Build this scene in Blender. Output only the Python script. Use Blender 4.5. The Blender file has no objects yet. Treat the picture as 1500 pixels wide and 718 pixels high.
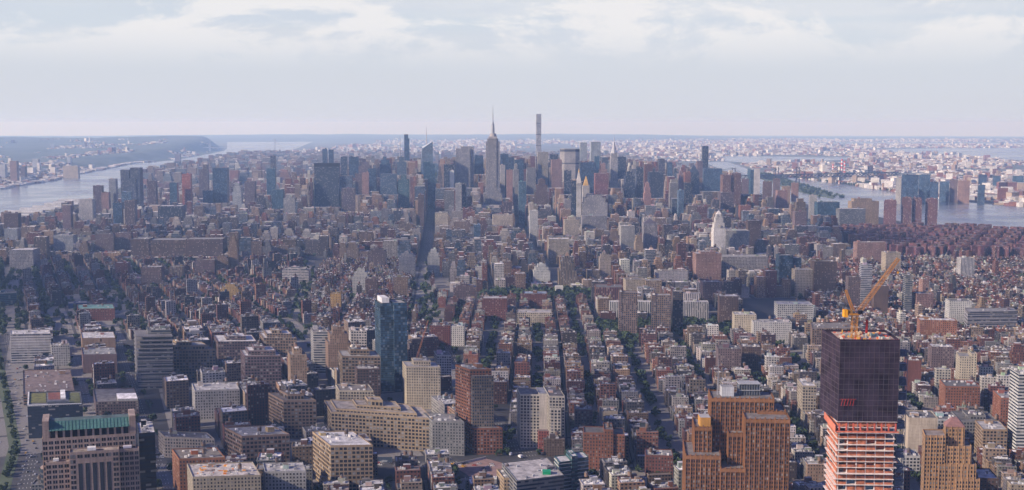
import bpy, math, random
import numpy as np
from math import sin, cos, pi, radians, floor
random.seed(7); rnd = random.random; uni = random.uniform
D2 = bpy.data; SC = bpy.context.scene; COL = SC.collection
# ---------------------------------------------------------------- camera
FP = 1690.0; PITCH = radians(6.01); EYE = 370.0; RE = 7.3e6
cam = D2.cameras.new('camera'); co = D2.objects.new('camera', cam); COL.objects.link(co); SC.camera = co
co.location = (0, 0, EYE); co.rotation_euler = (pi/2-PITCH, 0, 0)
cam.sensor_width = 36; cam.lens = 36*FP/1500.0; cam.clip_start = 5; cam.clip_end = 200000
# ---------------------------------------------------------------- light
SUN_AZ, SUN_EL = -112.0, 27.0           # degrees from the view direction (negative = to the left), elevation
EXPOSURE = 0.50
W = D2.worlds.new('World'); SC.world = W; W.use_nodes = True
nt = W.node_tree; nt.nodes.clear(); N = nt.nodes.new; LK = nt.links.new
out = N('ShaderNodeOutputWorld'); bg = N('ShaderNodeBackground'); bg.inputs[1].default_value = 0.081
sky = N('ShaderNodeTexSky'); sky.sky_type = 'NISHITA'; sky.sun_disc = False
sky.sun_elevation = radians(SUN_EL); sky.sun_rotation = radians(SUN_AZ % 360); sky.altitude = 300
sky.air_density = 1.0; sky.dust_density = 2.2; sky.ozone_density = 1.5
def wmath(op, a, b=None, c=None):
    n = N('ShaderNodeMath'); n.operation = op
    for i, x in enumerate((a, b, c)):
        if x is None: continue
        if isinstance(x, (int, float)): n.inputs[i].default_value = x
        else: LK(x, n.inputs[i])
    return n.outputs[0]
tc = N('ShaderNodeTexCoord'); sp = N('ShaderNodeSeparateXYZ'); LK(tc.outputs['Generated'], sp.inputs[0])
zz = wmath('MAXIMUM', sp.outputs[2], 0.0); den = wmath('ADD', zz, 0.075)
cx = wmath('DIVIDE', sp.outputs[0], den); cy = wmath('DIVIDE', sp.outputs[1], den)
cb = N('ShaderNodeCombineXYZ'); LK(cx, cb.inputs[0]); LK(cy, cb.inputs[1])
def noise(sc_, det, rough, dist, off):
    mp = N('ShaderNodeMapping'); mp.inputs['Location'].default_value = off; LK(cb.outputs[0], mp.inputs[0])
    n = N('ShaderNodeTexNoise'); n.inputs['Scale'].default_value = sc_; n.inputs['Detail'].default_value = det
    n.inputs['Roughness'].default_value = rough; n.inputs['Distortion'].default_value = dist; LK(mp.outputs[0], n.inputs[0]); return n.outputs[0]
def smooth(x, a, b):
    m = N('ShaderNodeMapRange'); m.interpolation_type = 'SMOOTHSTEP'; LK(x, m.inputs[0]); m.inputs[1].default_value = a; m.inputs[2].default_value = b; return m.outputs[0]
def mixc(f, a, b):
    m = N('ShaderNodeMix'); m.data_type = 'RGBA'
    for s, x in ((0, f), (6, a), (7, b)):
        if isinstance(x, float): m.inputs[s].default_value = x
        elif isinstance(x, tuple): m.inputs[s].default_value = x+(1,)
        else: LK(x, m.inputs[s])
    return m.outputs[2]
def dnoise(scale, det, rough, dist, off, sq=(1, 1, 2.6)):
    mp = N('ShaderNodeMapping'); mp.inputs['Location'].default_value = off; mp.inputs['Scale'].default_value = sq; LK(tc.outputs['Generated'], mp.inputs[0])
    n = N('ShaderNodeTexNoise'); n.inputs['Scale'].default_value = scale; n.inputs['Detail'].default_value = det
    n.inputs['Roughness'].default_value = rough; n.inputs['Distortion'].default_value = dist; LK(mp.outputs[0], n.inputs[0]); return n.outputs[0]
OFFS = (0.35, 0.1, 0.22)
veil = smooth(noise(0.32, 5, .55, .3, (3.1, 1.2, 0)), .30, .62)
puff = smooth(dnoise(7.5, 11, .66, .25, OFFS), .43, .54)
bell = smooth(dnoise(7.5, 9, .66, .25, (OFFS[0]+.006, OFFS[1], OFFS[2]+.03)), .40, .53)
streak = smooth(dnoise(3.0, 6, .55, .2, (5.3, 1, 2), (1, 1, 14)), .45, .62)
lowf = smooth(zz, 0.040, 0.085)
base = mixc(0.94, sky.outputs[0], (5.9, 6.25, 6.95))
c1 = mixc(wmath('MULTIPLY', veil, wmath('MULTIPLY', lowf, .5)), base, (7.0, 7.2, 7.6))
c1 = mixc(wmath('MULTIPLY', streak, wmath('MULTIPLY', lowf, .45)), c1, (5.2, 6.0, 6.9))
c2 = mixc(wmath('MULTIPLY', bell, wmath('MULTIPLY', lowf, .45)), c1, (5.5, 6.0, 6.9))
c3 = mixc(wmath('MULTIPLY', puff, wmath('MULTIPLY', lowf, .72)), c2, (8.1, 7.85, 7.8))
hz = smooth(zz, 0.0, 0.055)
c4 = mixc(hz, (5.8, 6.05, 6.75), c3)
# high up the sky is open blue between the clouds
up = smooth(zz, 0.115, 0.32)
bl = N('ShaderNodeMix'); bl.data_type = 'RGBA'; bl.blend_type = 'MULTIPLY'; bl.inputs[0].default_value = 1.0; LK(sky.outputs[0], bl.inputs[6]); bl.inputs[7].default_value = (0.52, 0.56, 1.35, 1)
c5 = mixc(wmath('MULTIPLY', up, .95), c4, bl.outputs[2])
LK(c5, bg.inputs[0]); LK(bg.outputs[0], out.inputs[0])
sun = D2.lights.new('sun', 'SUN'); so = D2.objects.new('sun', sun); COL.objects.link(so)
sun.energy = 5.0; sun.angle = radians(1.2); sun.color = (1.0, .85, .69)
from mathutils import Vector
sd = Vector((sin(radians(SUN_AZ))*cos(radians(SUN_EL)), cos(radians(SUN_AZ))*cos(radians(SUN_EL)), sin(radians(SUN_EL))))
so.rotation_euler = (-sd).to_track_quat('-Z', 'Y').to_euler(); so.location = (0, 0, 1000)
SC.view_settings.view_transform = 'Standard'; SC.view_settings.look = 'None'; SC.view_settings.exposure = EXPOSURE; SC.view_settings.gamma = 1
SC.render.engine = 'CYCLES'; cy_ = SC.cycles
cy_.use_denoising = True; cy_.denoising_input_passes = 'RGB_ALBEDO_NORMAL'; cy_.denoising_prefilter = 'ACCURATE'; cy_.max_bounces = 7; cy_.diffuse_bounces = 2; cy_.glossy_bounces = 2; cy_.volume_bounces = 3; cy_.transparent_max_bounces = 6
# ---------------------------------------------------------------- geometry helpers
def gz(x, y): return -(x*x+y*y)/(2*RE)
def ray(u, v):
    xc = (u-750)/FP; yc = (359-v)/FP
    return xc, cos(PITCH)+yc*sin(PITCH), -sin(PITCH)+yc*cos(PITCH)
def at(u, v, Y):
    "point seen at photograph pixel u, v and Y metres ahead"
    x, y, z = ray(u, v); t = Y/y
    return x*t, Y, EYE+z*t
def ground(u, v):
    x, y, z = ray(u, v); t = EYE/-z
    for _ in range(4): t = (EYE+((x*t)**2+(y*t)**2)/(2*RE))/-z
    return x*t, y*t
def proj(x, y, z):
    z = z-EYE; d = y*cos(PITCH)-z*sin(PITCH); up_ = y*sin(PITCH)+z*cos(PITCH)
    return 750+FP*x/d, 359-FP*up_/d
def tag(o, label=None, cat=None, group=None, kind=None):
    if label: o['label'] = label
    if cat: o['category'] = cat
    if group: o['group'] = group
    if kind: o['kind'] = kind
    return o
def empty(name, loc):
    o = D2.objects.new(name, None); COL.objects.link(o); o.location = loc; o.empty_display_size = 2; return o
def inpoly(x, y, p):
    c = False; j = len(p)-1
    for i in range(len(p)):
        if (p[i][1] > y) != (p[j][1] > y) and x < (p[j][0]-p[i][0])*(y-p[i][1])/(p[j][1]-p[i][1])+p[i][0]: c = not c
        j = i
    return c
# ---------------------------------------------------------------- materials
def newmat(name):
    m = D2.materials.new(name); m.use_nodes = True; t = m.node_tree; b = t.nodes['Principled BSDF']; return m, t, b
def G(t):
    def math_(op, a, b=None, c=None):
        n = t.nodes.new('ShaderNodeMath'); n.operation = op
        for i, x in enumerate((a, b, c)):
            if x is None: continue
            if isinstance(x, (int, float)): n.inputs[i].default_value = x
            else: t.links.new(x, n.inputs[i])
        return n.outputs[0]
    def mix(f, a, b, blend='MIX'):
        m = t.nodes.new('ShaderNodeMix'); m.data_type = 'RGBA'; m.blend_type = blend
        for s, x in ((0, f), (6, a), (7, b)):
            if isinstance(x, (int, float)): m.inputs[s].default_value = x
            elif isinstance(x, tuple): m.inputs[s].default_value = x+(1,)
            else: t.links.new(x, m.inputs[s])
        return m.outputs[2]
    def noi(scale, det=3, vec=None, rough=.5):
        n = t.nodes.new('ShaderNodeTexNoise'); n.inputs['Scale'].default_value = scale; n.inputs['Detail'].default_value = det; n.inputs['Roughness'].default_value = rough
        if vec is None:
            g = t.nodes.new('ShaderNodeNewGeometry'); vec = g.outputs['Position']
        t.links.new(vec, n.inputs[0]); return n.outputs[0]
    def rng(x, a, b, c, d):
        m = t.nodes.new('ShaderNodeMapRange'); t.links.new(x, m.inputs[0])
        for i, q in enumerate((a, b, c, d)): m.inputs[i+1].default_value = q
        return m.outputs[0]
    return math_, mix, noi, rng
def attr(t, name):
    a = t.nodes.new('ShaderNodeAttribute'); a.attribute_name = name; return a
def facade():
    m, t, b = newmat('facade'); ma, mix, noi, rng = G(t)
    uv = t.nodes.new('ShaderNodeUVMap'); s = t.nodes.new('ShaderNodeSeparateXYZ'); t.links.new(uv.outputs[0], s.inputs[0])
    wn = attr(t, 'win'); ws = t.nodes.new('ShaderNodeSeparateColor'); t.links.new(wn.outputs['Color'], ws.inputs[0])
    col = attr(t, 'tint').outputs['Color']
    fu = ma('ABSOLUTE', ma('SUBTRACT', ma('FRACT', s.outputs[0]), .5)); fv = ma('ABSOLUTE', ma('SUBTRACT', ma('FRACT', s.outputs[1]), .5))
    mk = ma('MULTIPLY', ma('LESS_THAN', fu, ma('MULTIPLY', ws.outputs[0], .5)), ma('LESS_THAN', fv, ma('MULTIPLY', ws.outputs[1], .5)))
    fl = t.nodes.new('ShaderNodeVectorMath'); fl.operation = 'FLOOR'; t.links.new(uv.outputs[0], fl.inputs[0])
    wh = t.nodes.new('ShaderNodeTexWhiteNoise'); wh.noise_dimensions = '2D'; t.links.new(fl.outputs[0], wh.inputs[0])
    g0 = mix(ws.outputs[2], (.018, .019, .024), (.022, .048, .085))
    blinds = ma('MULTIPLY', ma('GREATER_THAN', wh.outputs[0], .84), ma('SUBTRACT', 1.0, ma('MULTIPLY', ws.outputs[2], .8)))
    vr = ma('MULTIPLY', ma('ADD', .35, ma('MULTIPLY', wh.outputs[0], 1.3)), rng(noi(.045, 3, rough=.7), .35, .65, .45, 1.9))  # mottled sky reflections painted into the tinted glass, by pane and in patches
    g0 = mix(1.0, g0, mix(ws.outputs[2], (1, 1, 1), vr), 'MULTIPLY')
    g1 = mix(ma('MULTIPLY', blinds, .7), g0, (.30, .28, .25))
    shade = ma('MULTIPLY', rng(noi(.035, 3), .3, .7, .78, 1.18), rng(noi(.6, 4, rough=.7), .25, .75, .86, 1.12))
    gp = t.nodes.new('ShaderNodeNewGeometry'); mpv = t.nodes.new('ShaderNodeMapping'); mpv.inputs['Scale'].default_value = (1, 1, .06); t.links.new(gp.outputs['Position'], mpv.inputs[0])
    shade = ma('MULTIPLY', shade, rng(noi(.7, 5, mpv.outputs[0], .7), .3, .7, .74, 1.2))
    band = ma('SUBTRACT', 1.0, ma('MULTIPLY', ma('GREATER_THAN', fv, .455), .16))
    wc = mix(1.0, col, ma('MULTIPLY', shade, band), 'MULTIPLY')
    t.links.new(mix(mk, wc, g1), b.inputs['Base Color'])
    t.links.new(rng(mk, 0, 1, .88, .2), b.inputs['Roughness'])
    t.links.new(rng(mk, 0, 1, .2, .38), b.inputs['Specular IOR Level'])
    return m
def roofing():
    m, t, b = newmat('roofing'); ma, mix, noi, rng = G(t)
    col = attr(t, 'tint').outputs['Color']
    a = rng(noi(.13, 5, rough=.7), .33, .67, .45, 1.35); c = rng(noi(1.1, 3), .35, .7, .8, 1.15)
    t.links.new(mix(1.0, col, ma('MULTIPLY', a, c), 'MULTIPLY'), b.inputs['Base Color']); b.inputs['Roughness'].default_value = .9
    return m
def plain(name, c, rough=.8, metal=0, var=.25, sc_=.4, spec=.3):
    m, t, b = newmat(name); ma, mix, noi, rng = G(t)
    t.links.new(mix(1.0, tuple(c), rng(noi(sc_, 4), .3, .7, 1-var, 1+var), 'MULTIPLY'), b.inputs['Base Color'])
    b.inputs['Roughness'].default_value = rough; b.inputs['Metallic'].default_value = metal; b.inputs['Specular IOR Level'].default_value = spec
    return m
FAC = facade(); ROOF = roofing(); FR = [FAC, ROOF]
GLASS = plain('window_glass', (.016, .017, .022), .18, spec=.4, sc_=.25, var=.5)
GLASS2 = plain('window_glass_pale', (.16, .16, .16), .3, spec=.5, sc_=.3, var=.6)
GREENGLASS = plain('green_glass', (.04, .11, .11), .1, spec=.6)
FRAME = plain('window_frame', (.09, .085, .08), .6)
STEEL = plain('painted_steel', (.16, .16, .17), .5)
# ---------------------------------------------------------------- mesh builder
class MB:
    def __init__(s): s.v = []; s.f = []; s.t = []; s.w = []; s.uv = []; s.m = []
    def poly(s, pts, col, win=(0, 0, 0), uv=None, m=0):
        n = len(s.v); s.v.extend(pts); s.f.append(tuple(range(n, n+len(pts)))); s.t.append(tuple(col[:3])+(1,)); s.w.append(tuple(win)+(1,)); s.m.append(m)
        s.uv.extend(uv if uv else [(0, 0)]*len(pts))
    def prism(s, cs, z0, z1, col, roof=None, win=(0, 0, 0), bay=3.2, flo=3.5, par=0, rb=None, rm=1, taper=None, bottom=False):
        """vertical prism over the corners cs (counter-clockwise from above); rb takes the roof faces; par = parapet height"""
        n = len(cs); rb = rb or s; ct = taper or cs
        zr = z1-par if par else z1
        nf = max(1, round((z1-z0)/flo))
        for i in range(n):
            a = cs[i]; b = cs[(i+1) % n]; a2 = ct[i]; b2 = ct[(i+1) % n]
            L = math.hypot(b[0]-a[0], b[1]-a[1]); nb = max(1, round(L/bay)); o = random.randint(0, 300); q = random.randint(0, 300)
            s.poly([(a[0], a[1], z0), (b[0], b[1], z0), (b2[0], b2[1], z1), (a2[0], a2[1], z1)], col, win, [(o, q), (o+nb, q), (o+nb, q+nf), (o, q+nf)])
        roof = roof or col
        if par:
            mx = sum(c[0] for c in ct)/n; my = sum(c[1] for c in ct)/n
            r0 = math.hypot(ct[0][0]-mx, ct[0][1]-my); k = max(.5, 1-.45/r0*1.4)
            ins = [(mx+(c[0]-mx)*k, my+(c[1]-my)*k) for c in ct]
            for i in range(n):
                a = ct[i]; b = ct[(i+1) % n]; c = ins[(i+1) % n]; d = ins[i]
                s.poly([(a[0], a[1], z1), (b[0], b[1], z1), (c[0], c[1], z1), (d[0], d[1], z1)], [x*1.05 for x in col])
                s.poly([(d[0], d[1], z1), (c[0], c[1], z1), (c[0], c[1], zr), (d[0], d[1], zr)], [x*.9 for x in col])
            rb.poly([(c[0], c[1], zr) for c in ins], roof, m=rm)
        else: rb.poly([(c[0], c[1], z1) for c in ct], roof, m=rm)
        if bottom: s.poly([(c[0], c[1], z0) for c in reversed(cs)], col)
    def tube(s, p0, p1, r0, r1=None, n=6, col=(.3, .3, .3), m=0, cap=True):
        p0 = Vector(p0); p1 = Vector(p1); d = (p1-p0).normalized(); r1 = r0 if r1 is None else r1
        a = d.orthogonal().normalized(); b = d.cross(a)
        k0 = [tuple(p0+(a*cos(2*pi*i/n)+b*sin(2*pi*i/n))*r0) for i in range(n)]; k1 = [tuple(p1+(a*cos(2*pi*i/n)+b*sin(2*pi*i/n))*r1) for i in range(n)]
        for i in range(n):
            j = (i+1) % n
            if r1 < 1e-3: s.poly([k0[i], k0[j], tuple(p1)], col, m=m)
            else: s.poly([k0[i], k0[j], k1[j], k1[i]], col, m=m)
        if cap and r1 >= 1e-3: s.poly(k1, col, m=m)
    def boxa(s, x0, x1, y0, y1, z0, z1, col, m=0, roof=None, win=(0, 0, 0), bay=3.2, flo=3.5):
        s.prism([(x0, y0), (x1, y0), (x1, y1), (x0, y1)], z0, z1, col, roof or col, win, rm=m, bottom=True, bay=bay, flo=flo)
        if m:
            for i in range(len(s.m)-6, len(s.m)): s.m[i] = m
    def mesh(s, name, mats):
        me = D2.meshes.new(name); nv = len(s.v)
        ln = np.array([len(f) for f in s.f], dtype=np.int32); tot = int(ln.sum())
        me.vertices.add(nv); me.vertices.foreach_set('co', np.array(s.v, dtype=np.float32).ravel())
        me.loops.add(tot); me.loops.foreach_set('vertex_index', np.concatenate([np.array(f, dtype=np.int32) for f in s.f]) if len(s.f) < 2000 else np.array([i for f in s.f for i in f], dtype=np.int32))
        me.polygons.add(len(s.f)); st = np.zeros(len(ln), dtype=np.int32); st[1:] = np.cumsum(ln)[:-1]
        me.polygons.foreach_set('loop_start', st); me.polygons.foreach_set('material_index', np.array(s.m, dtype=np.int32))
        u = me.uv_layers.new(name='UVMap'); u.uv.foreach_set('vector', np.array(s.uv, dtype=np.float32).ravel())
        for nm, dat in (('tint', s.t), ('win', s.w)):
            a = me.attributes.new(nm, 'FLOAT_COLOR', 'FACE'); a.data.foreach_set('color', np.array(dat, dtype=np.float32).ravel())
        for m in mats: me.materials.append(m)
        me.update(calc_edges=True); return me
    def build(s, name, mats, parent=None, loc=None):
        if not s.f: return None
        if not isinstance(mats, (list, tuple)): mats = [mats]
        o = D2.objects.new(name, s.mesh(name, mats)); COL.objects.link(o)
        if parent: o.parent = parent
        if loc: o.location = loc
        return o
def axes(th, al=None):
    al = th if al is None else al
    return (cos(radians(al)), -sin(radians(al))), (sin(radians(th)), cos(radians(th)))
def rect(ox, oy, A, B, a0, a1, b0, b1): return [(ox+a*A[0]+b*B[0], oy+a*A[1]+b*B[1]) for a, b in ((a0, b0), (a1, b0), (a1, b1), (a0, b1))]
# ---------------------------------------------------------------- the land, the water, the hills and the haze
def interp(pts, y, i=0):
    if y <= pts[0][1]: return pts[0][0]
    for a, b in zip(pts, pts[1:]):
        if y <= b[1]: return a[0]+(b[0]-a[0])*(y-a[1])/(b[1]-a[1])
    return pts[-1][0]
HW = [(-1100, 900), (-1420, 2500), (-1760, 3500), (-1930, 4300), (-1940, 4700), (-1970, 5324), (-2350, 7000), (-2830, 9800), (-3000, 12800), (-3100, 15800), (-3500, 19000), (-4500, 26000), (-5200, 34000)]
NJ = [(-2500, 900), (-2700, 3500), (-2750, 5500), (-2937, 6616), (-3000, 7500), (-3221, 8648), (-3600, 10954), (-3500, 12000), (-3700, 13638), (-4100, 16500), (-4550, 18500), (-6400, 26000), (-8600, 34000)]
EW = [(2900, 900), (2500, 2300), (2200, 3000), (1750, 3600), (1500, 4091), (1459, 4702), (1330, 5600), (1320, 6704), (1500, 8000), (1750, 9800), (1900, 11500)]
EQ = [(3600, 900), (3300, 2500), (2767, 3939), (2450, 4700), (2150, 5493), (2080, 6400), (2030, 7200), (1950, 8000), (1900, 8800), (1980, 9800), (2150, 11500)]
def struct(o): return tag(o, kind='structure')
def grid_mesh(name, rows, mats, faces_uv=None):
    v = [p for r in rows for p in r]; n = len(rows[0]); f = [(i*n+j, i*n+j+1, (i+1)*n+j+1, (i+1)*n+j) for i in range(len(rows)-1) for j in range(n-1)]
    me = D2.meshes.new(name); me.from_pydata(v, [], f); me.materials.append(mats)
    for p in me.polygons: p.use_smooth = True
    o = D2.objects.new(name, me); COL.objects.link(o); return o
m, t, b = newmat('ground'); ma, mix, noi, rng = G(t)
g_ = t.nodes.new('ShaderNodeNewGeometry'); vl = t.nodes.new('ShaderNodeVectorMath'); vl.operation = 'LENGTH'; t.links.new(g_.outputs['Position'], vl.inputs[0])
far = rng(vl.outputs['Value'], 5500, 9000, 0, 1)
asp = mix(rng(noi(.02, 4), .4, .6, 0, 1), (.020, .020, .024), (.034, .033, .035))
fld = mix(rng(noi(.0022, 6, rough=.7), .42, .62, 0, 1), (.055, .075, .052), (.17, .165, .155))
t.links.new(mix(far, asp, fld), b.inputs['Base Color']); b.inputs['Roughness'].default_value = .9; GROUNDM = m
rad = [0]+[60*1.075**i for i in range(100)]; rad = [r for r in rad if r < 78000]+[78000]
rows = []
for r in rad[1:]: rows.append([(r*sin(2*pi*k/360), r*cos(2*pi*k/360), gz(r, 0)) for k in range(361)])
rows.insert(0, [(0.5*sin(2*pi*k/360), 0.5*cos(2*pi*k/360), 0) for k in range(361)])
struct(grid_mesh('ground', [list(reversed(r)) for r in rows], GROUNDM))
m, t, b = newmat('water'); ma, mix, noi, rng = G(t)
b.inputs['Base Color'].default_value = (.15, .16, .18, 1); b.inputs['Roughness'].default_value = .22
bm_ = t.nodes.new('ShaderNodeBump'); bm_.inputs['Strength'].default_value = .16; bm_.inputs['Distance'].default_value = 6
t.links.new(rng(noi(.0016, 5, rough=.7), .35, .65, .14, .34), b.inputs['Roughness']); t.links.new(noi(.012, 6, rough=.65), bm_.inputs['Height']); t.links.new(bm_.outputs[0], b.inputs['Normal']); WATER = m
def river(name, L, Rr, y0, y1, n, dz=.5):
    rows = []
    for i in range(n+1):
        y = y0*(y1/y0)**(i/n); a = interp(L, y); c = interp(Rr, y); rows.append([(a+(c-a)*j/10, y, gz(a+(c-a)*j/10, y)+dz) for j in range(11)])
    return struct(grid_mesh(name, rows, WATER))
river('river', NJ, HW, 900, 34000, 130); river('strait', EW, EQ, 900, 11500, 90)
def bay(name, top, bot, dz):
    "water seen between two rows of photograph pixels (u, v), built on the ground"
    P0 = [ground(*q) for q in bot]; P1 = [ground(*q) for q in top]; rows = []
    for i in range(31):
        k = i/30*(len(P0)-1); j = min(int(k), len(P0)-2); f = k-j; a = [P0[j][q]+(P0[j+1][q]-P0[j][q])*f for q in (0, 1)]; c = [P1[j][q]+(P1[j+1][q]-P1[j][q])*f for q in (0, 1)]
        rows.append([(c[0]+(a[0]-c[0])*s/12, c[1]+(a[1]-c[1])*s/12, gz(c[0]+(a[0]-c[0])*s/12, c[1]+(a[1]-c[1])*s/12)+dz) for s in range(13)])
    return struct(grid_mesh(name, rows, WATER))
bay('bay', [(1060, 229), (1110, 229), (1200, 231), (1250, 231)], [(1060, 236), (1110, 240), (1190, 237), (1250, 233)], .8)
bay('lagoon', [(1270, 219), (1350, 218), (1440, 217), (1560, 217)], [(1270, 223), (1350, 224), (1440, 233), (1560, 236)], .8)
bay('inlet', [(1180, 209.5), (1300, 208.5), (1400, 209.5), (1560, 208)], [(1180, 210.5), (1300, 211), (1400, 213.5), (1560, 213)], 1.5)
# land in the strait
m, t, b = newmat('park_grass'); ma, mix, noi, rng = G(t)
t.links.new(mix(rng(noi(.02, 4), .35, .65, 0, 1), (.045, .07, .035), (.085, .10, .055)), b.inputs['Base Color']); b.inputs['Roughness'].default_value = 1; GRASS = m
isl = MB(); pts = []
for i in range(13):
    y = 5750+3100*i/12; w = 85*(1-abs(i/6-1)**4)+6; c = 1600+(y-5750)*.085; pts.append((c, w, y))
isl.prism([(c+w, y) for c, w, y in pts]+[(c-w, y) for c, w, y in reversed(pts)], -4, -1, (.08, .09, .06))
isl.v = [(x, y, z+gz(x, y)+3.5) for x, y, z in isl.v]
struct(isl.build('island', [GRASS, GRASS]))
# wooded hills across the river and the far ridge
m, t, b = newmat('wooded_hill'); ma, mix, noi, rng = G(t)
t.links.new(mix(rng(noi(.004, 7, rough=.75), .40, .66, 0, 1), (.030, .050, .038), (.10, .115, .095)), b.inputs['Base Color']); b.inputs['Roughness'].default_value = 1; WOOD = m
from mathutils import noise as mn
def sst(a, b, x): x = min(1, max(0, (x-a)/(b-a))); return x*x*(3-2*x)
def njh(x, y):
    d = interp(NJ, y)-x
    Hh = 30+20*sst(6000, 9000, y)+45*sst(10000, 14000, y)+75*sst(13000, 17500, y)
    Hh *= 1-sst(19300, 20500, y)
    if y < 5000: Hh *= sst(3500, 5000, y)
    return Hh*sst(60, 420, d)*(1+.22*mn.noise((x/1500, y/1500, 0))+.08*mn.noise((x/300, y/300, 3)))-.2
rows = []
for i in range(150):
    y = 3500+17200*i/149; bx = interp(NJ, y)
    rows.append([(bx-40-9000*(j/60)**1.5, y, gz(bx-40-9000*(j/60)**1.5, y)+max(.6, njh(bx-40-9000*(j/60)**1.5, y)) if j else gz(bx-40, y)-1) for j in range(60, -1, -1)])
struct(grid_mesh('hills', rows, WOOD))
rows = [[], [], [], [], []]
for k in range(161):
    a = radians(-34+68*k/160)
    h = 105+70*mn.noise((k*.045, 1.3, 0))+20*mn.noise((k*.3, 4, 0)); h *= 1-.75*sst(6, 13, math.degrees(a)); h = max(h, 3)
    for r, (R_, q) in enumerate(((27000, -.02), (31000, .45), (36000, .8), (42000, 1), (47000, .2))): rows[r].append((R_*sin(a), R_*cos(a), gz(R_, 0)+h*q+5*mn.noise((k*.7, r, 0))*abs(q)))
struct(grid_mesh('ridge', [list(reversed(r)) for r in rows], WOOD))
# haze: one even box round everything
hm = D2.materials.new('haze'); hm.use_nodes = True; hm.node_tree.nodes.remove(hm.node_tree.nodes['Principled BSDF'])
pv = hm.node_tree.nodes.new('ShaderNodeVolumePrincipled'); pv.inputs['Color'].default_value = (.38, .60, 1.0, 1); pv.inputs['Absorption Color'].default_value = (.92, .98, 1, 1); pv.inputs['Density'].default_value = HAZE = 5.4e-5; pv.inputs['Anisotropy'].default_value = .1
hm.node_tree.links.new(pv.outputs[0], hm.node_tree.nodes['Material Output'].inputs['Volume'])
hb = MB(); lo = gz(78000, 0)-5
hb.prism([(-79000, -79000), (79000, -79000), (79000, 79000), (-79000, 79000)], lo, 462, (1, 1, 1), bottom=True)
hz_ = hb.build('haze', [hm, hm]); tag(hz_, kind='stuff', label='pale blue haze in the air over the whole city', cat='haze')
# clouds added out of view, sunward, so their shadows dapple the city
cm_ = D2.materials.new('shadow_cloud_vapour'); cm_.use_nodes = True; ct_ = cm_.node_tree; cb_ = ct_.nodes['Principled BSDF']; cb_.inputs['Base Color'].default_value = (.85, .85, .86, 1); cb_.inputs['Roughness'].default_value = 1; cb_.inputs['Alpha'].default_value = .30
for gx, gy, rx, ry, n in ((-1000, 2500, 360, 300, 6), (-900, 3500, 420, 200, 5), (900, 3500, 450, 240, 6), (680, 2330, 300, 200, 5), (-380, 1420, 200, 240, 5), (2300, 4300, 600, 400, 7), (40, 2750, 300, 140, 4), (150, 1500, 160, 200, 3)):
    zc = 1500; k = zc/sd.z; cx0, cy0 = gx+sd.x*k, gy+sd.y*k; rr_ = random.Random(int(gx+gy)); cv, cf = [], []
    for _ in range(n):
        a, q = rr_.uniform(0, 2*pi), rr_.random()**.5; ox, oy = cx0+rx*q*cos(a)*.85, cy0+ry*q*sin(a)*.85; R0 = rr_.uniform(.28, .5)*min(rx, ry); n0 = len(cv)
        for i in range(9):
            for j in range(16):
                th = pi*i/8; ph = 2*pi*j/16; d = Vector((sin(th)*cos(ph), sin(th)*sin(ph), cos(th))); f = 1+.35*mn.noise(d*2.1+Vector((ox, oy, 0))*.01)
                cv.append((ox+d.x*R0*f*1.3, oy+d.y*R0*f*1.1, zc+d.z*R0*f*(.55 if d.z > 0 else .2)))
        cf += [(n0+i*16+j, n0+(i+1)*16+j, n0+(i+1)*16+(j+1) % 16, n0+i*16+(j+1) % 16) for i in range(8) for j in range(16)]
    me = D2.meshes.new('shadow_cloud'); me.from_pydata(cv, [], cf); me.materials.append(cm_)
    for p_ in me.polygons: p_.use_smooth = True
    o = D2.objects.new('shadow_cloud', me); COL.objects.link(o); struct(o)
# ---------------------------------------------------------------- roads
m, t, b = newmat('road_asphalt'); ma, mix, noi, rng = G(t)
t.links.new(mix(rng(noi(.05, 4), .35, .65, 0, 1), (.034, .033, .034), (.062, .058, .057)), b.inputs['Base Color']); b.inputs['Roughness'].default_value = .85; ROADM = m
WHITE = plain('road_paint', (.65, .65, .62), .7); PAVE = plain('sidewalk_concrete', (.17, .16, .15), .9, var=.2)
def off(pts, d):
    r = []
    for i, p in enumerate(pts):
        a = pts[max(0, i-1)]; c = pts[min(len(pts)-1, i+1)]; l = math.hypot(c[0]-a[0], c[1]-a[1]); r.append((p[0]+(c[1]-a[1])/l*d, p[1]-(c[0]-a[0])/l*d))
    return r
def dens(pts, st=60):
    r = []
    for a, c in zip(pts, pts[1:]):
        n = max(1, int(math.hypot(c[0]-a[0], c[1]-a[1])/st)); r += [(a[0]+(c[0]-a[0])*i/n, a[1]+(c[1]-a[1])*i/n) for i in range(n)]
    return r+[pts[-1]]
def ribbon(mb, pts, d0, d1, z, col=(.1, .1, .1), m=0):
    A_ = off(pts, d0); B_ = off(pts, d1)
    for i in range(len(pts)-1): mb.poly([(A_[i][0], A_[i][1], z+gz(*A_[i])), (A_[i+1][0], A_[i+1][1], z+gz(*A_[i+1])), (B_[i+1][0], B_[i+1][1], z+gz(*B_[i+1])), (B_[i][0], B_[i][1], z+gz(*B_[i]))][::(1 if d1 < d0 else -1)], col, m=m)
def dashes(mb, pts, d, z, on=4, gap=10, w=.16):
    P_ = off(dens(pts, on+gap), d)
    for a, c in zip(P_, P_[1:]):
        l = math.hypot(c[0]-a[0], c[1]-a[1]); ux, uy = (c[0]-a[0])/l, (c[1]-a[1])/l; e = (a[0]+ux*on, a[1]+uy*on); zz_ = z+gz(*a)
        mb.poly([(a[0]-uy*w, a[1]+ux*w, zz_), (a[0]+uy*w, a[1]-ux*w, zz_), (e[0]+uy*w, e[1]-ux*w, zz_), (e[0]-uy*w, e[1]+ux*w, zz_)], (.6, .6, .6))
ROADS = []   # (points, half width) kept clear of buildings
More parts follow.
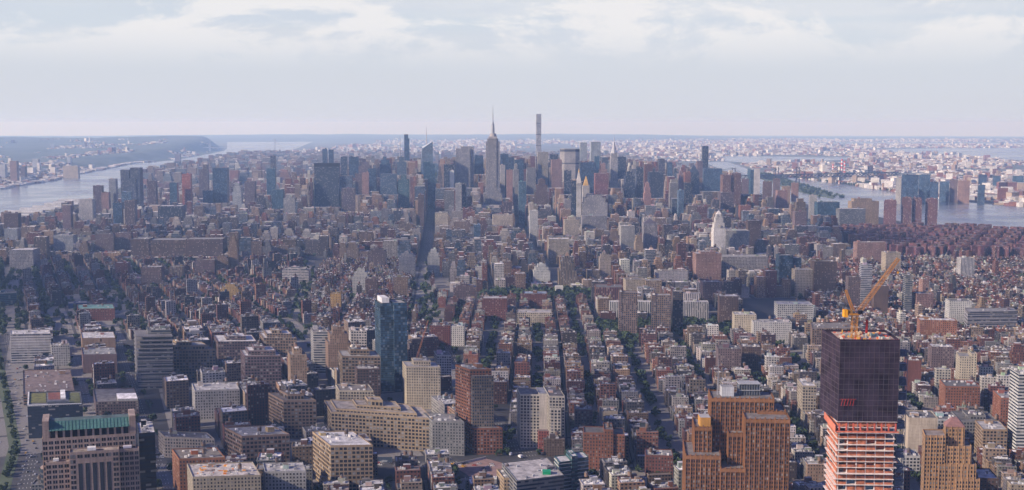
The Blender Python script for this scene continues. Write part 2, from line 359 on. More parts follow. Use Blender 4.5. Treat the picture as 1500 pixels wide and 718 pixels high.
def road(name, pts, hw, lanes, z=.05, base=True):
    ROADS.append((pts, hw+5)); P_ = dens(pts); rb = MB(); ribbon(rb, P_, hw, -hw, z); struct(rb.build(name, ROADM))
    mk = MB()
    for l in lanes: dashes(mk, pts, l, z+.03)
    if lanes: struct(mk.build('lane_markings', WHITE))
WEST = [(-470, 900), (-515, 1139), (-572, 1300), (-668, 1500), (-760, 1690), (-890, 1960), (-1120, 2500), (-1300, 3000)]
road('highway', off(WEST, 0), 34, [-26, -22.5, -19, 13.5, 17, 20.5, 24], .05)
g = MB(); ribbon(g, dens(WEST, 30), 5, -8, .20); struct(g.build('median_grass', GRASS))
CANAL = [(-420, 1262), (-261, 1240), (-100, 1226), (20, 1216), (140, 1185), (300, 1135), (448, 1095), (640, 1040)]
road('crosstown_street', CANAL, 13, [-6.5, -3.2, 0.2, 3.4, 6.6], .09)
SIXTH = [(60, 1140), (37, 1204), (-8, 1339), (-70, 1600), (-118, 1960), (-160, 2240), (-205, 2565), (-232, 3059), (-395, 5801), (-512, 7863)]
road('sixth_avenue', SIXTH, 15, [-9, -5.5, -2, 1.5, 5, 8.5], .13)
VARICK = [(-20, 1150), (-72, 1247), (-230, 1650), (-330, 1900), (-406, 2121), (-488, 2727), (-562, 3211)]
road('seventh_avenue', VARICK, 11, [-5, -1.7, 1.7, 5], .13)
HUDSON = [(-330, 1090), (-390, 1240), (-479, 1460), (-636, 1850), (-776, 2230), (-898, 2578)]
road('hudson_street', HUDSON, 9, [-3, 0, 3], .13)
GREEN = [(-420, 1180), (-509, 1402), (-553, 1478), (-741, 1914), (-868, 2230), (-960, 2460)]
road('greenwich_street', GREEN, 8, [-2.5, 2.5], .13)
SV = [-125, -42, 30, 100, 190, 270, 347, 441, 530]; VV = [-205, -150, -91, -8, 63, 134]
def lane(v, th, b0, b1): A, B = axes(th); return [(v*A[0]+b*B[0], v*A[1]+b*B[1]) for b in (b0, (b0+b1)/2, b1)]
LANES = [lane(v, 1.5, 1130 if v > 60 else 1260, 1930 if v < 400 else 2250)+([] if not -100 < v < 120 else lane(w, .5, 1960, 2370)) for v, w in zip(SV[1:8], VV[3:6]+[0]*4)]+[lane(-91, .5, 1960, 2370), [(540, 2060), (610, 2500), (640, 3060)]]
for L_ in LANES: ROADS.append((L_, 5.5))
FIFTH = [(112, 2530), (96, 2907), (60, 3463), (-22, 5305), (-90, 6700)]
road('fifth_avenue', FIFTH, 11, [-4, 0, 4], .13)
ROADS.append(([(640, 3060), (560, 4500), (440, 6600)], 12))
# ---------------------------------------------------------------- labels
LM = {}      # landmark phrase -> screen position
USED = {}
REL = ('left of', 'right of', 'in front of', 'behind')
ORD = ['nearest']+[w+' nearest' for w in 'second third fourth fifth sixth seventh eighth ninth tenth eleventh twelfth thirteenth fourteenth fifteenth sixteenth seventeenth eighteenth nineteenth twentieth twenty-first twenty-second twenty-third twenty-fourth twenty-fifth twenty-sixth twenty-seventh twenty-eighth twenty-ninth thirtieth'.split()]
PEND = []
def want_label(o, desc, u, v): PEND.append((o, desc, u, v))
def settle_labels():
    gr = {}; cnt = {}
    for q in PEND: cnt[q[1]] = cnt.get(q[1], 0)+1
    for o, desc, u, v in PEND:
        if cnt[desc] == 1 and 5 <= len(desc.split()) <= 16 and not o.get('group'): o['label'] = desc; continue
        c = sorted((math.hypot(u-q[0], (v-q[1])*1.4), k) for k, q in LM.items() if k != o.get('lmk'))
        d, k = c[0]; q = LM[k]; dx = u-q[0]; dy = (v-q[1])*1.4
        r = REL[1 if dx > 0 else 0] if abs(dx) > abs(dy) else REL[2 if dy > 0 else 3]
        gr.setdefault((desc, k, r), []).append((d, o))
    for (desc, k, r), L in gr.items():
        k = k.replace('stepped orange brown', 'orange brown')
        L.sort(key=lambda q: q[0])
        for i, (d, o) in enumerate(L):
            if len(L) == 1: s = f'{desc}, {r} the {k}'
            else: s = f'{desc}, {ORD[i] if i < len(ORD) else "one farther out"} {r} the {k}'
            for drop in ('nearest ', ' across the east river', ' across the wide river', 'broad ', 'plain ', 'large ', 'reddish ', 'apartment ', 'office ', 'stepped ', 'pale ', 'light ', 'with ', 'building ', 'long ', 'tall ', 'lit ', 'brick ', 'concrete ', 'silver ', 'grey ', 'dark ', 'art deco ', 'white ', 'coloured ', 'by the cream twin slab', 'green ', 'wide ', 'the unfinished ', 'leafy ', 'small '):
                if len(s.split()) <= 16: break
                s = s.replace(drop, ' ' if drop[0] == ' ' else '', 1)
            o['label'] = s
# ---------------------------------------------------------------- named buildings of the photograph
CC = dict(tan=(.27, .19, .135), sand=(.36, .27, .18), cream=(.50, .43, .33), white=(.62, .60, .57), grey=(.24, .235, .235), lgrey=(.40, .39, .39), brown=(.13, .085, .07), red=(.19, .075, .06), orange=(.32, .14, .08),
          mauve=(.17, .12, .125), dark=(.035, .037, .045), navy=(.03, .04, .065), teal=(.07, .15, .16), blue=(.10, .16, .23), pink=(.33, .20, .17), olive=(.17, .16, .12), yellow=(.50, .33, .12), rust=(.27, .115, .065), pale=(.45, .47, .50))
ST = dict(p=(.42, .50, 0, 3.2, 3.5), P=(.68, .58, .1, 4.2, 4.2), g=(.94, .82, .9, 3, 3.9), d=(.93, .86, .35, 3, 4), h=(1.01, .48, .3, 4, 3.7), v=(.48, 1.01, .2, 3.4, 4), w=(.58, .55, .1, 3.6, 3.6), n=(0, 0, 0, 4, 4), q=(.66, .72, .5, 3.3, 3.6))
HEROFP = []; HEROCAP = []
ROOFC = [(.20, .195, .19), (.11, .105, .10), (.33, .32, .32), (.45, .44, .44), (.16, .14, .12), (.25, .24, .23)]
def clutter(B, R_, A_, Bx, o, a0, a1, b0, b1, z, col, n, par, tank=True, rr=ROOFC):
    """bulkhead, plant and a water tank on a roof; returns the names of what it made as separate builders"""
    outp = []
    W_ = a1-a0; D_ = b1-b0
    bh = MB(); w = min(W_*.35, uni(4, 9)); d = min(D_*.4, uni(4, 8)); x = uni(a0+1, a1-1-w); y = uni(b0+D_*.3, max(b0+D_*.3+.1, b1-1-d)); h = uni(2.8, 5.5)
    bh.prism(rect(o[0], o[1], A_, Bx, x, x+w, y, y+d), z, z+h, [c*uni(.8, 1.2) for c in col], random.choice(rr)); outp.append(('bulkhead', bh))
    if n:
        ac = MB()
        for i in range(n):
            w = uni(1.2, 3.6); d = uni(1.2, 3.2); x = uni(a0+1, max(a0+1.1, a1-1-w)); y = uni(b0+1, max(b0+1.1, b1-1-d)); g = random.choice(((.5, .5, .5), (.35, .36, .38), (.62, .6, .57), (.2, .2, .21)))
            ac.prism(rect(o[0], o[1], A_, Bx, x, x+w, y, y+d), z, z+uni(.8, 2.4), g, g)
        outp.append(('rooftop_plant', ac))
    if tank:
        tk = MB(); x = uni(a0+3, max(a0+3.1, a1-3)); y = uni(b0+3, max(b0+3.1, b1-3)); X = o[0]+x*A_[0]+y*Bx[0]; Y = o[1]+x*A_[1]+y*Bx[1]; r = uni(1.7, 2.3); zb = z+uni(2.5, 5)
        tc_ = random.choice(((.16, .10, .07), (.22, .15, .11), (.12, .09, .08)))
        for k in range(4): tk.tube((X+r*.7*cos(k*pi/2+.7), Y+r*.7*sin(k*pi/2+.7), z), (X+r*.7*cos(k*pi/2+.7), Y+r*.7*sin(k*pi/2+.7), zb), .18, n=4, col=(.1, .09, .08))
        tk.tube((X, Y, zb), (X, Y, zb+4), r, r*.95, 10, tc_); tk.tube((X, Y, zb+4), (X, Y, zb+5.5), r*1.05, 0, 10, (.12, .11, .11)); outp.append(('water_tank', tk))
    return outp
WINM = {}
def winmesh(w, h, gm):
    k = (round(w, 1), round(h, 1), gm.name)
    if k not in WINM:
        w, h = k[0], k[1]; b = MB()
        # local: x along the wall, -y outward
        b.poly([(-w/2, -.03, 0), (w/2, -.03, 0), (w/2, -.03, h), (-w/2, -.03, h)], (1, 1, 1), m=0)
        for x0, x1, z0, z1 in ((-w/2-.12, w/2+.12, -.18, 0), (-w/2-.12, w/2+.12, h, h+.12), (-w/2-.12, -w/2, 0, h), (w/2, w/2+.12, 0, h), (-.05, .05, 0, h)):
            y = -.13
            b.poly([(x0, y, z0), (x1, y, z0), (x1, y, z1), (x0, y, z1)], (1, 1, 1), m=1); b.poly([(x0, y, z1), (x1, y, z1), (x1, 0, z1), (x0, 0, z1)], (1, 1, 1), m=1)
        WINM[k] = b.mesh('window', [gm, FRAME])
    return WINM[k]
def win_rows(p, q, z0, z1, bay, flo, wf, hf, skip=None):
    "list of (x, y, z, angle, w, h) for the windows of one wall from p to q"
    L = math.hypot(q[0]-p[0], q[1]-p[1]); nb = max(1, round(L/bay)); nf = max(1, round((z1-z0)/flo)); bw = L/nb; fh = (z1-z0)/nf; an = math.atan2(q[1]-p[1], q[0]-p[0]); r = []
    for j in range(nf-1, -1, -1):
        for i in range(nb):
            if skip and skip(i, nb, j, nf): continue
            t_ = (i+.5)/nb; r.append((p[0]+(q[0]-p[0])*t_, p[1]+(q[1]-p[1])*t_, z0+fh*(j+.5-hf/2), an, bw*wf, fh*hf))
    return r
def put_windows(root, lst, gm=GLASS, most=100, pale=.17):
    for i, (x, y, z, an, w, h) in enumerate(lst[:most]):
        o = D2.objects.new('window', winmesh(w, h, GLASS2 if rnd() < pale else gm)); COL.objects.link(o); o.parent = root; o.location = (x, y, z); o.rotation_euler = (0, 0, an)
    if len(lst) > most:
        b = MB()
        for x, y, z, an, w, h in lst[most:]:
            c, s_ = cos(an), sin(an); ox, oy = s_*.05, -c*.05; pm = 2 if rnd() < pale else 0
            P0 = (x-c*w/2+ox, y-s_*w/2+oy); P1 = (x+c*w/2+ox, y+s_*w/2+oy)
            b.poly([P0+(z,), P1+(z,), P1+(z+h,), P0+(z+h,)], (1, 1, 1), m=pm)
            Q0 = (x-c*(w/2+.12)+ox*2.6, y-s_*(w/2+.12)+oy*2.6); Q1 = (x+c*(w/2+.12)+ox*2.6, y+s_*(w/2+.12)+oy*2.6)
            b.poly([Q0+(z-.2,), Q1+(z-.2,), Q1+(z,), Q0+(z,)], (1, 1, 1), m=1)
        tag(b.build('window_rows', [gm, FRAME, GLASS2], root), kind='stuff')
def hero(name, cat, desc, u0, u1, vt, vb, Y, D, col, st, th=-3.2, al=None, tiers=None, lm=None, real=False, extra=None, par=1.0, clut=3, tank=None, group=None, gm=None, roof=None, top=None):
    A_, B_ = axes(th, al)
    uc = (u0+u1)/2; X, _, Z = at(uc, vt, Y)
    def hit(u):
        r = ray(u, vt); k = r[0]/r[1]      # x = k*y ; point = (X+a*Ax, Y+a*Ay)
        return (k*Y-X)/(A_[0]-k*A_[1])
    a0, a1 = hit(u0), hit(u1); g0 = gz(X, Y)
    e = empty(name, (X, Y, g0)); e['category'] = cat
    if group: e['group'] = group
    if lm: LM[lm] = (uc, (vt+vb)/2); e['lmk'] = lm
    want_label(e, desc, uc, (vt+vb)/2)
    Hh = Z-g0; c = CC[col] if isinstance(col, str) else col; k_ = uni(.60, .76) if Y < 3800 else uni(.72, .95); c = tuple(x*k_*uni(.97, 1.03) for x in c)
    s_ = ST[st]; tiers = tiers or [(0, 1, 0, 1, 0, 1)]
    wb = MB(); rb = MB(); rc = roof or random.choice(ROOFC)
    wl = []
    for t_ in sorted(tiers, key=lambda q: q[5]):
        x0, x1 = a0+(a1-a0)*t_[0], a0+(a1-a0)*t_[1]; y0, y1 = D*t_[2], D*t_[3]; z0, z1 = Hh*t_[4], Hh*t_[5]
        cs = rect(0, 0, A_, B_, x0, x1, y0, y1)
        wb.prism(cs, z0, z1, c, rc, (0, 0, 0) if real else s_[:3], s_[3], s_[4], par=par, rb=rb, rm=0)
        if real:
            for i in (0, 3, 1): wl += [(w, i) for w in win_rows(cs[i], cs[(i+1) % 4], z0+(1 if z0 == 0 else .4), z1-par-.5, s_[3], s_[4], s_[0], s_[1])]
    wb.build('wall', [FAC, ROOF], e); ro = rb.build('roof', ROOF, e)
    if real:
        vis = 3 if X+a0 < 60 and th < -8 else (1 if X < 0 else 3)
        front = sorted([w for w, i in wl if i == 0], key=lambda w: -w[2]); side = sorted([w for w, i in wl if i != 0], key=lambda w: -w[2])
        put_windows(e, front[:75]+side[:25]+front[75:]+side[25:], gm or GLASS)
    tt = max(tiers, key=lambda q: q[5]); x0, x1 = a0+(a1-a0)*tt[0], a0+(a1-a0)*tt[1]; y0, y1 = D*tt[2], D*tt[3]
    if clut >= 0 and top is None:
        for nm, mb in clutter(None, None, A_, B_, (0, 0), x0+.8, x1-.8, y0+.8, y1-.8, Hh-par, c, clut*4 if Y < 2000 else clut, par, tank if tank is not None else (Y < 2600 and st in 'pPw')): mb.build(nm, [FAC, ROOF], ro if nm != 'bulkhead' else e)
    HEROFP.append((rect(X, Y, A_, B_, a0-3, a1+3, -3, D+3), X, Y))
    HEROCAP.append((u0, u1, vb, Y))
    if extra: extra(e, A_, B_, a0, a1, D, Hh, c)
    return e
def spire(z0, z1, r, col=(.3, .3, .32), nm='spire', fx=.5, fy=.5):
    def f(e, A_, B_, a0, a1, D, H, c):
        b = MB(); x = a0+(a1-a0)*fx; y = D*fy; X = x*A_[0]+y*B_[0]; Y = x*A_[1]+y*B_[1]
        b.tube((X, Y, H*z0), (X, Y, H+z1), r, r*.15, 8, col); b.build(nm, FAC, e)
    return f
def pyramid(h, col, inset=0, nm='pyramid_roof'):
    def f(e, A_, B_, a0, a1, D, H, c):
        b = MB(); cs = rect(0, 0, A_, B_, a0+inset*(a1-a0), a1-inset*(a1-a0), inset*D, D-inset*D); mx = sum(q[0] for q in cs)/4; my = sum(q[1] for q in cs)/4
        b.prism(cs, H, H+h, col, col, taper=[(mx+(q[0]-mx)*.04, my+(q[1]-my)*.04) for q in cs]); b.build(nm, FAC, e)
    return f
def fins(n, col=None, d=.7, z0=0, z1=1, w=.8):
    "vertical piers standing proud of the front and side walls"
    def f(e, A_, B_, a0, a1, D, H, c):
        b = MB()
        for i in range(n+1):
            x = a0+(a1-a0)*i/n; b.prism(rect(0, 0, A_, B_, x-w/2, x+w/2, -d, -.01), H*z0, H*z1, col or c, col or c)
        b.build('piers', [FAC, FAC], e)
    return f
def frontpanel(col):
    "dark glazed bay wall standing proud of the front"
    def f(e, A_, B_, a0, a1, D, H, c):
        b = MB(); w = a1-a0; b.prism(rect(0, 0, A_, B_, a0+w*.06, a1+1.2, -2.2, -.3), 2, H-7, col, (.3, .28, .26), (.62, .62, .55), 2.6, 3.4); b.build('glazed_bay', FR, e)
    return f
def slabs(n, col, d=.8, t_=.9):
    "projecting floor bands round the walls"
    def f(e, A_, B_, a0, a1, D, H, c):
        b = MB()
        for i in range(1, n): z = H*i/n; b.prism(rect(0, 0, A_, B_, a0-d, a1+d, -d, D+d), z-t_, z, col, col, bottom=True)
        b.build('floor_bands', [FAC, FAC], e)
    return f
def multi(*fs):
    def f(*a):
        for g in fs: g(*a)
    return f
SETB = [(0, 1, 0, 1, 0, .72), (.1, .9, .12, .9, .6, .88), (.25, .75, .25, .75, .8, 1)]
PENT = [(0, 1, 0, 1, 0, .9), (.25, .75, .25, .8, .85, 1)]
PENT2 = [(0, 1, 0, 1, 0, .84), (.12, .88, .15, .85, .8, .93), (.3, .6, .3, .75, .9, 1)]
HS = -21; R_ = True
ob = 'office_building'; ab = 'apartment_building'; lb = 'loft_building'; tw = 'office_tower'; at_ = 'apartment_tower'
o_, a_, l_, t_w, a_t = 'office building', 'apartment building', 'loft building', 'office tower', 'apartment tower'
# --- near: real windows
for u0, u1, v, Y, cl, n in ((1118, 1131, 266, 4900, 'brown', 'brown slab before the green river island'), (1133, 1143, 262, 5000, 'mauve', 'mauve tower before the green river island'), (1146, 1158, 273, 4700, 'tan', 'tan block before the green river island'), (1160, 1170, 268, 4950, 'pink', 'pinkish tower before the green river island'), (1186, 1197, 286, 4500, 'lgrey', 'light grey block by the green river island'), (1087, 1097, 262, 5000, 'mauve', 'mauve block left of the narrow white river slab')):
    hero('apartment_tower', 'apartment tower', n, u0, u1, v, v+22, Y, 24, cl, 'p', 8)
def greenbeds(e, A_, B_, a0, a1, D, H, c):
    w = a1-a0; z = H-1
    def bd(nm, f0, f1, g0, g1, h, cl): b = MB(); b.prism(rect(0, 0, A_, B_, a0+w*f0, a0+w*f1, D*g0, D*g1), z, z+h, cl, cl); b.build(nm, FR, e)
    bd('planted_roof', .04, .34, .22, .95, .35, (.13, .13, .03)); bd('planted_roof', .38, .60, .2, .95, .35, (.17, .05, .035)); bd('planted_roof', .76, .97, .05, .9, .35, (.10, .11, .03)); bd('vent_bar', .61, .70, .35, .98, 3.2, (.72, .72, .70)); bd('roof_edge', .02, .98, .0, .03, 1.6, (.6, .6, .58)); bd('roof_edge', .0, .025, .0, 1, 1.6, (.6, .6, .58)); bd('bulkhead', .36, .74, .06, .2, 4, (.10, .11, .13))
def orangework(e, A_, B_, a0, a1, D, H, c):
    b = MB(); 
    for i in range(46):
        x = uni(a0+1, a1-6); y = uni(1, D-3); w, d = uni(1, 6), uni(.6, 2.4); cl = random.choice(((.62, .20, .04), (.7, .3, .05), (.62, .6, .58), (.5, .47, .45), (.25, .2, .2))); b.prism(rect(0, 0, A_, B_, x, x+w, y, y+d), H-1, H-1+uni(.3, 1.8), cl, cl)
    b.build('roof_works', FR, e)
def carpark(e, A_, B_, a0, a1, D, H, c):
    b = MB(); b.prism(rect(0, 0, A_, B_, a0+(a1-a0)*.52, a1-1, 1, D*.42), H-1, H+3, (.3, .3, .3), (.74, .72, .72)); b.build('white_roofed_shed', FR, e)
    PARKS_ROOF.append((e.location.x, e.location.y, e.location.z+H-1, A_, B_, a0, a1, D))
PARKS_ROOF = []
hero('parking_garage', 'parking garage', 'low rooftop car park with white roofed shed', 140, 203, 588, 612, 1440, 80, 'mauve', 'w', -22, -6, lm='rooftop car park', clut=-1, extra=carpark, roof=(.14, .13, .13))
hero('freight_terminal', 'warehouse', 'long low brown roofed freight terminal beside the highway', 34, 110, 577, 592, 1495, 165, 'tan', 'h', -23, -6, clut=9, roof=(.17, .125, .11), lm='low brown roofed terminal')
hero(lb, l_, 'long tan brick loft block with ranks of dark windows and stepped attic', 485, 634, 600, 672, 1290, 60, 'sand', 'P', -17, 14, [(0, 1, 0, 1, 0, .86), (.06, .86, .12, .9, .8, .92), (.28, .72, .3, .8, .9, 1), (.4, .55, .38, .7, .95, 1.13)], lm='long tan loft block', real=R_, roof=(.3, .26, .22))
hero(at_, a_t, 'brown brick tower with green glazed front bays', 688, 720, 541, 668, 1275, 32, 'rust', 'w', -33, -2, [(0, 1, 0, 1, 0, 1), (-.05, 1.25, -.35, .8, 0, .32)], lm='brown and green glass tower', real=R_, gm=GLASS, extra=frontpanel((.14, .11, .08)))
hero(ob, o_, 'plain grey office block with punched windows', 633, 680, 617, 672, 1262, 38, 'grey', 'p', -20, 8, lm='plain grey block', real=R_)
def blankslab(e, A_, B_, a0, a1, D, H, c):
    w = a1-a0; b = MB(); b.prism(rect(0, 0, A_, B_, a0+w*.45, a0+w*.66, -1.2, D*.9), 0, H*1.01, (.50, .45, .37), (.3, .3, .3)); b.build('blank_end_wall', FR, e)
    b = MB(); b.prism(rect(0, 0, A_, B_, a0+w*.4, a0+w*.64, -14, -6), 0, 24, (.22, .07, .05), (.2, .15, .14), (.4, .5, 0), 3, 3.5); b.build('brick_annex', FR, e)
hero(at_, a_t, 'white cream twin slab apartment tower', 762, 824, 577, 660, 1290, 34, (.68, .60, .48), 'w', -6, 4, [(0, .46, 0, 1, 0, .99), (.64, 1, -.5, 1, 0, 1.03), (.66, .9, -.62, -.5, 0, .82)], lm='white twin slab tower', real=R_, extra=blankslab)
hero(at_, a_t, 'orange brick apartment house with stair tower', 855, 915, 634, 694, 1205, 26, 'rust', 'p', 2, 5, [(0, .5, 0, 1, 0, 1), (.5, .72, -.08, 1.05, 0, 1.1), (.72, 1, 0, 1, 0, .97)], lm='orange brick apartment house', real=R_)
hero(ob, o_, 'brown grid fronted block at the bottom edge', 484, 546, 652, 718, 1130, 60, 'sand', 'P', -27, -4, lm='brown grid fronted block', real=R_, tank=True)
hero(ob, o_, 'tall dark grid fronted square office block', 415, 463, 580, 655, 1330, 48, 'tan', 'P', -33, -3, PENT, lm='dark grid fronted square block', real=R_)
hero(ob, o_, 'broad cream sided block with white dish on roof', 354, 424, 637, 690, 1225, 46, 'tan', 'P', -37, -10, lm='broad block with a white dish', real=R_, tank=True)
hero(lb, l_, 'low cream brick corner block', 241, 314, 641, 678, 1250, 30, 'cream', 'p', -30, 8, real=R_)
hero(lb, l_, 'grey limestone loft block with cornice', 285, 351, 571, 612, 1420, 44, 'lgrey', 'p', -20, -9, real=R_, lm='grey limestone loft block')
hero(lb, l_, 'brown brick block beside orange roof works', 262, 330, 671, 718, 1120, 40, 'rust', 'p', -26, -6, real=R_)
hero(ab, a_, 'low roof deck building with orange netting', 282, 382, 697, 718, 1060, 46, 'cream', 'p', -22, -6, real=R_, roof=(.42, .38, .35), lm='orange netted roof deck', extra=orangework)
hero(ob, o_, 'pale block with narrow bays', 388, 448, 690, 718, 1085, 30, 'lgrey', 'p', -16, -4, real=R_)
hero(ob, o_, 'flat office block with square green roof beds', 40, 121, 593, 640, 1335, 74, 'navy', 'h', -22, -8, lm='green roofed office block', roof=(.13, .13, .14), extra=greenbeds, clut=-1)
hero(ob, o_, 'dark louvred slab beside the tan tower', 203, 227, 634, 718, 905, 40, 'dark', 'h', -20, lm='dark louvred slab')
hero(lb, l_, 'small white windowed loft', 634, 661, 588, 618, 1480, 24, 'white', 'P', -12, -2, real=R_)
hero(lb, l_, 'cream brick slab with blank side', 595, 645, 530, 590, 1475, 34, 'cream', 'p', -14, 4, PENT, real=R_, lm='cream brick slab')
hero(ob, o_, 'white grid fronted block', 640, 661, 520, 566, 1600, 30, 'white', 'w', -12, 2, real=R_)
hero(ob, o_, 'brown ribbed office block', 523, 557, 540, 580, 1480, 32, 'brown', 'w', -16, -4, real=R_)
hero(lb, l_, 'pale stone loft with two bulkheads', 497, 547, 572, 602, 1390, 36, 'cream', 'w', -16, 3, real=R_)
hero(ab, a_, 'green glass condominium with white stair core', 820, 862, 672, 712, 1135, 22, 'teal', 'h', -12, -22, [(0, .4, 0, 1, 0, .95), (.4, .6, -.1, 1, 0, 1.1), (.6, 1, 0, 1, 0, 1)], lm='green glass condominium', extra=slabs(9, (.6, .6, .58), .5, .5))
hero(ob, o_, 'low white roofed building with a green box on the roof', 757, 826, 700, 718, 1060, 60, 'grey', 'h', -14, -22, roof=(.36, .34, .33), par=.8)
hero(lb, l_, 'sand coloured brick loft at the bottom edge', 738, 760, 700, 718, 1080, 30, 'sand', 'p', -14, 0, real=R_)
hero(ab, a_, 'brown brick tenement with silver roof', 842, 868, 600, 648, 1325, 24, 'mauve', 'p', 2, 5, real=R_)
hero(ab, a_, 'cream fronted tenement with blank wall', 878, 905, 602, 632, 1380, 22, 'cream', 'n', 3, 4)
hero(lb, l_, 'red brick loft with light green roof edge', 946, 986, 667, 706, 1180, 24, 'red', 'p', 4, 6, real=R_)
hero(lb, l_, 'narrow cream brick loft with tall windows', 1176, 1196, 565, 604, 1390, 40, 'cream', 'w', 4, 6, real=R_)
hero(lb, l_, 'cream block with blank side beside the netted tower', 1331, 1374, 612, 655, 1250, 34, 'cream', 'n', 8, 4)
hero(lb, l_, 'white windowed cast iron loft', 1374, 1405, 614, 645, 1300, 34, 'pale', 'w', 8, 4, real=R_)
hero(ob, o_, 'grey mansard building with dormers', 1407, 1462, 612, 646, 1290, 46, 'grey', 'w', 8, 4, PENT, real=R_, lm='grey mansard building')
hero(lb, l_, 'orange brick block with pale roof', 1385, 1436, 566, 605, 1430, 40, 'orange', 'p', 10, 3, real=R_)
hero(lb, l_, 'yellow cream corner block', 1440, 1476, 629, 655, 1230, 40, 'sand', 'w', 10, 3, real=R_)
hero(lb, l_, 'long red brick block at the frame edge', 1466, 1504, 583, 622, 1370, 40, 'orange', 'p', 10, 3, real=R_)
hero(at_, a_t, 'white glazed tower cut by the frame edge', 1493, 1520, 548, 660, 1220, 30, 'white', 'h', 6, 3, lm='white glazed edge tower')
hero(ab, a_, 'low brown brick block with pale roof at the bottom edge', 1392, 1463, 700, 718, 990, 30, 'brown', 'p', 8, 4, real=R_)
hero(ab, a_, 'white rowhouse with pitched dormers', 1322, 1348, 668, 690, 1180, 26, 'white', 'w', 8, 3, real=R_)
# --- glass tower of Hudson Square
def glasscap(e, A_, B_, a0, a1, D, H, c):
    b = MB(); b.prism(rect(0, 0, A_, B_, a0+3, a0+13, 3, D-3), H-1, H+6, (.5, .5, .52), (.6, .6, .6)); b.build('cooling_tower', FAC, e)
hero(tw, t_w, 'dark teal glass tower', 557, 595, 443, 590, 1575, 34, (.03, .05, .06), 'g', -20, -5, [(0, .5, 0, 1, 0, .99), (.5, 1, -.12, .9, 0, 1)], lm='dark teal glass tower', extra=multi(glasscap, slabs(42, (.05, .08, .09), .15, .4)), tank=False, clut=-1)
hero(ob, o_, 'black banded stepped corporate block', 200, 252, 486, 565, 1590, 50, 'grey', 'h', -22, -5, [(0, 1, 0, 1, 0, .55), (.04, 1, .04, 1, .5, .7), (.1, 1, .1, 1, .65, .82), (.2, 1, .2, 1, .78, .92), (.35, 1, .3, .9, .9, 1)], lm='black banded stepped block', extra=slabs(14, (.2, .19, .19), .7, 1.6))
hero(ob, o_, 'broad tan brick office block with two penthouses', 240, 315, 503, 560, 1640, 46, 'sand', 'P', -32, -4, PENT2, lm='broad tan office block', real=R_)
hero(ob, o_, 'large brown printing house', 319, 376, 495, 560, 1700, 60, 'mauve', 'P', -20, -4, PENT)
hero(ob, o_, 'long brown loft block with tank houses', 386, 434, 486, 530, 1720, 50, 'tan', 'P', -20, 2, PENT2)
hero(ob, o_, 'grey office block with blue penthouse', 358, 411, 510, 562, 1560, 48, 'mauve', 'P', -20, -4, PENT2, real=R_, lm='grey block with blue penthouse')
hero(lb, l_, 'tan ribbed loft tower', 425, 449, 512, 560, 1510, 30, 'tan', 'p', -18, 0, PENT)
hero(lb, l_, 'pale grey striped loft slab', 459, 480, 486, 545, 1690, 40, 'lgrey', 'h', -16, 0)
hero(ab, a_, 'tan apartment block with stepped terraces', 480, 514, 480, 540, 1640, 34, 'tan', 'p', -16, 3, SETB)
hero(ob, o_, 'white grid fronted loft block', 514, 537, 485, 518, 1760, 34, 'white', 'P', -14, 3)
hero(lb, l_, 'tan roofed loft block with a satellite dome', 501, 557, 514, 556, 1500, 44, 'tan', 'P', -16, 4, PENT, real=R_)
hero(ob, o_, 'grey striped long parking slab', 15, 74, 489, 534, 1760, 40, 'lgrey', 'h', -24, -6, lm='grey striped slab', extra=slabs(12, (.35, .35, .36), .4, 1.4))
hero(ob, o_, 'pale grid fronted annex', 75, 102, 506, 532, 1740, 36, 'lgrey', 'w', -24, -6)
hero(ob, o_, 'flat brick warehouse with grey roof', 121, 171, 519, 548, 1690, 60, 'mauve', 'n', -22, -4, roof=(.2, .2, .2))
hero(ob, o_, 'tall blank grey warehouse', 120, 169, 495, 520, 1830, 60, 'tan', 'n', -22, -4)
hero(lb, l_, 'red brick archive block with green copper roof', 114, 168, 452, 488, 2150, 60, 'red', 'p', -22, -4, roof=(.12, .25, .22), lm='green copper roofed block')
hero(ob, o_, 'blue tarped construction wall building', 100, 128, 444, 478, 2300, 30, (.03, .08, .22), 'n', -22)
hero(ob, o_, 'teal striped glass block at the left edge', -6, 24, 430, 478, 2330, 40, 'teal', 'h', -22, lm='teal striped edge block')
hero(ab, a_, 'narrow orange brick slab', 42, 57, 447, 478, 2150, 30, 'orange', 'p', -22)
hero(ab, a_, 'stepped tan apartment house', 108, 126, 424, 445, 2500, 30, 'sand', 'p', -20, None, SETB)
hero(ab, a_, 'orange brick apartment slab', 126, 145, 431, 446, 2500, 30, 'orange', 'p', -20)
hero(ob, o_, 'pale glazed square block', 13, 48, 366, 398, 2900, 50, 'lgrey', 'q', -3.2, lm='pale glazed square block')
hero(ab, a_, 'tall brick apartment slab over the village', 168, 187, 385, 410, 2780, 26, 'red', 'p')
hero(ab, a_, 'brown brick apartment slab with balconies', 206, 236, 391, 420, 2600, 26, 'mauve', 'p')
hero(ab, a_, 'tan ribbed apartment slab', 247, 268, 391, 410, 2750, 26, 'tan', 'v')
hero(ab, a_, 'plain brown apartment slab', 285, 314, 381, 404, 2800, 30, 'mauve', 'p')
hero(ab, a_, 'tall stepped tan apartment tower', 334, 347, 347, 390, 2850, 26, 'tan', 'p', -3.2, None, SETB)
hero(ab, a_, 'broad stepped tan apartment house', 315, 334, 374, 395, 2820, 30, 'tan', 'p', -3.2, None, PENT2)
hero(ab, a_, 'sunlit yellow stepped apartment house', 322, 350, 417, 446, 2380, 34, 'yellow', 'p', -3.2, None, SETB, lm='sunlit yellow stepped house')
hero(ob, o_, 'white ship like union hall', 413, 452, 392, 405, 2650, 40, 'white', 'h', -3.2, None, PENT2, tank=False, lm='white ship like hall')
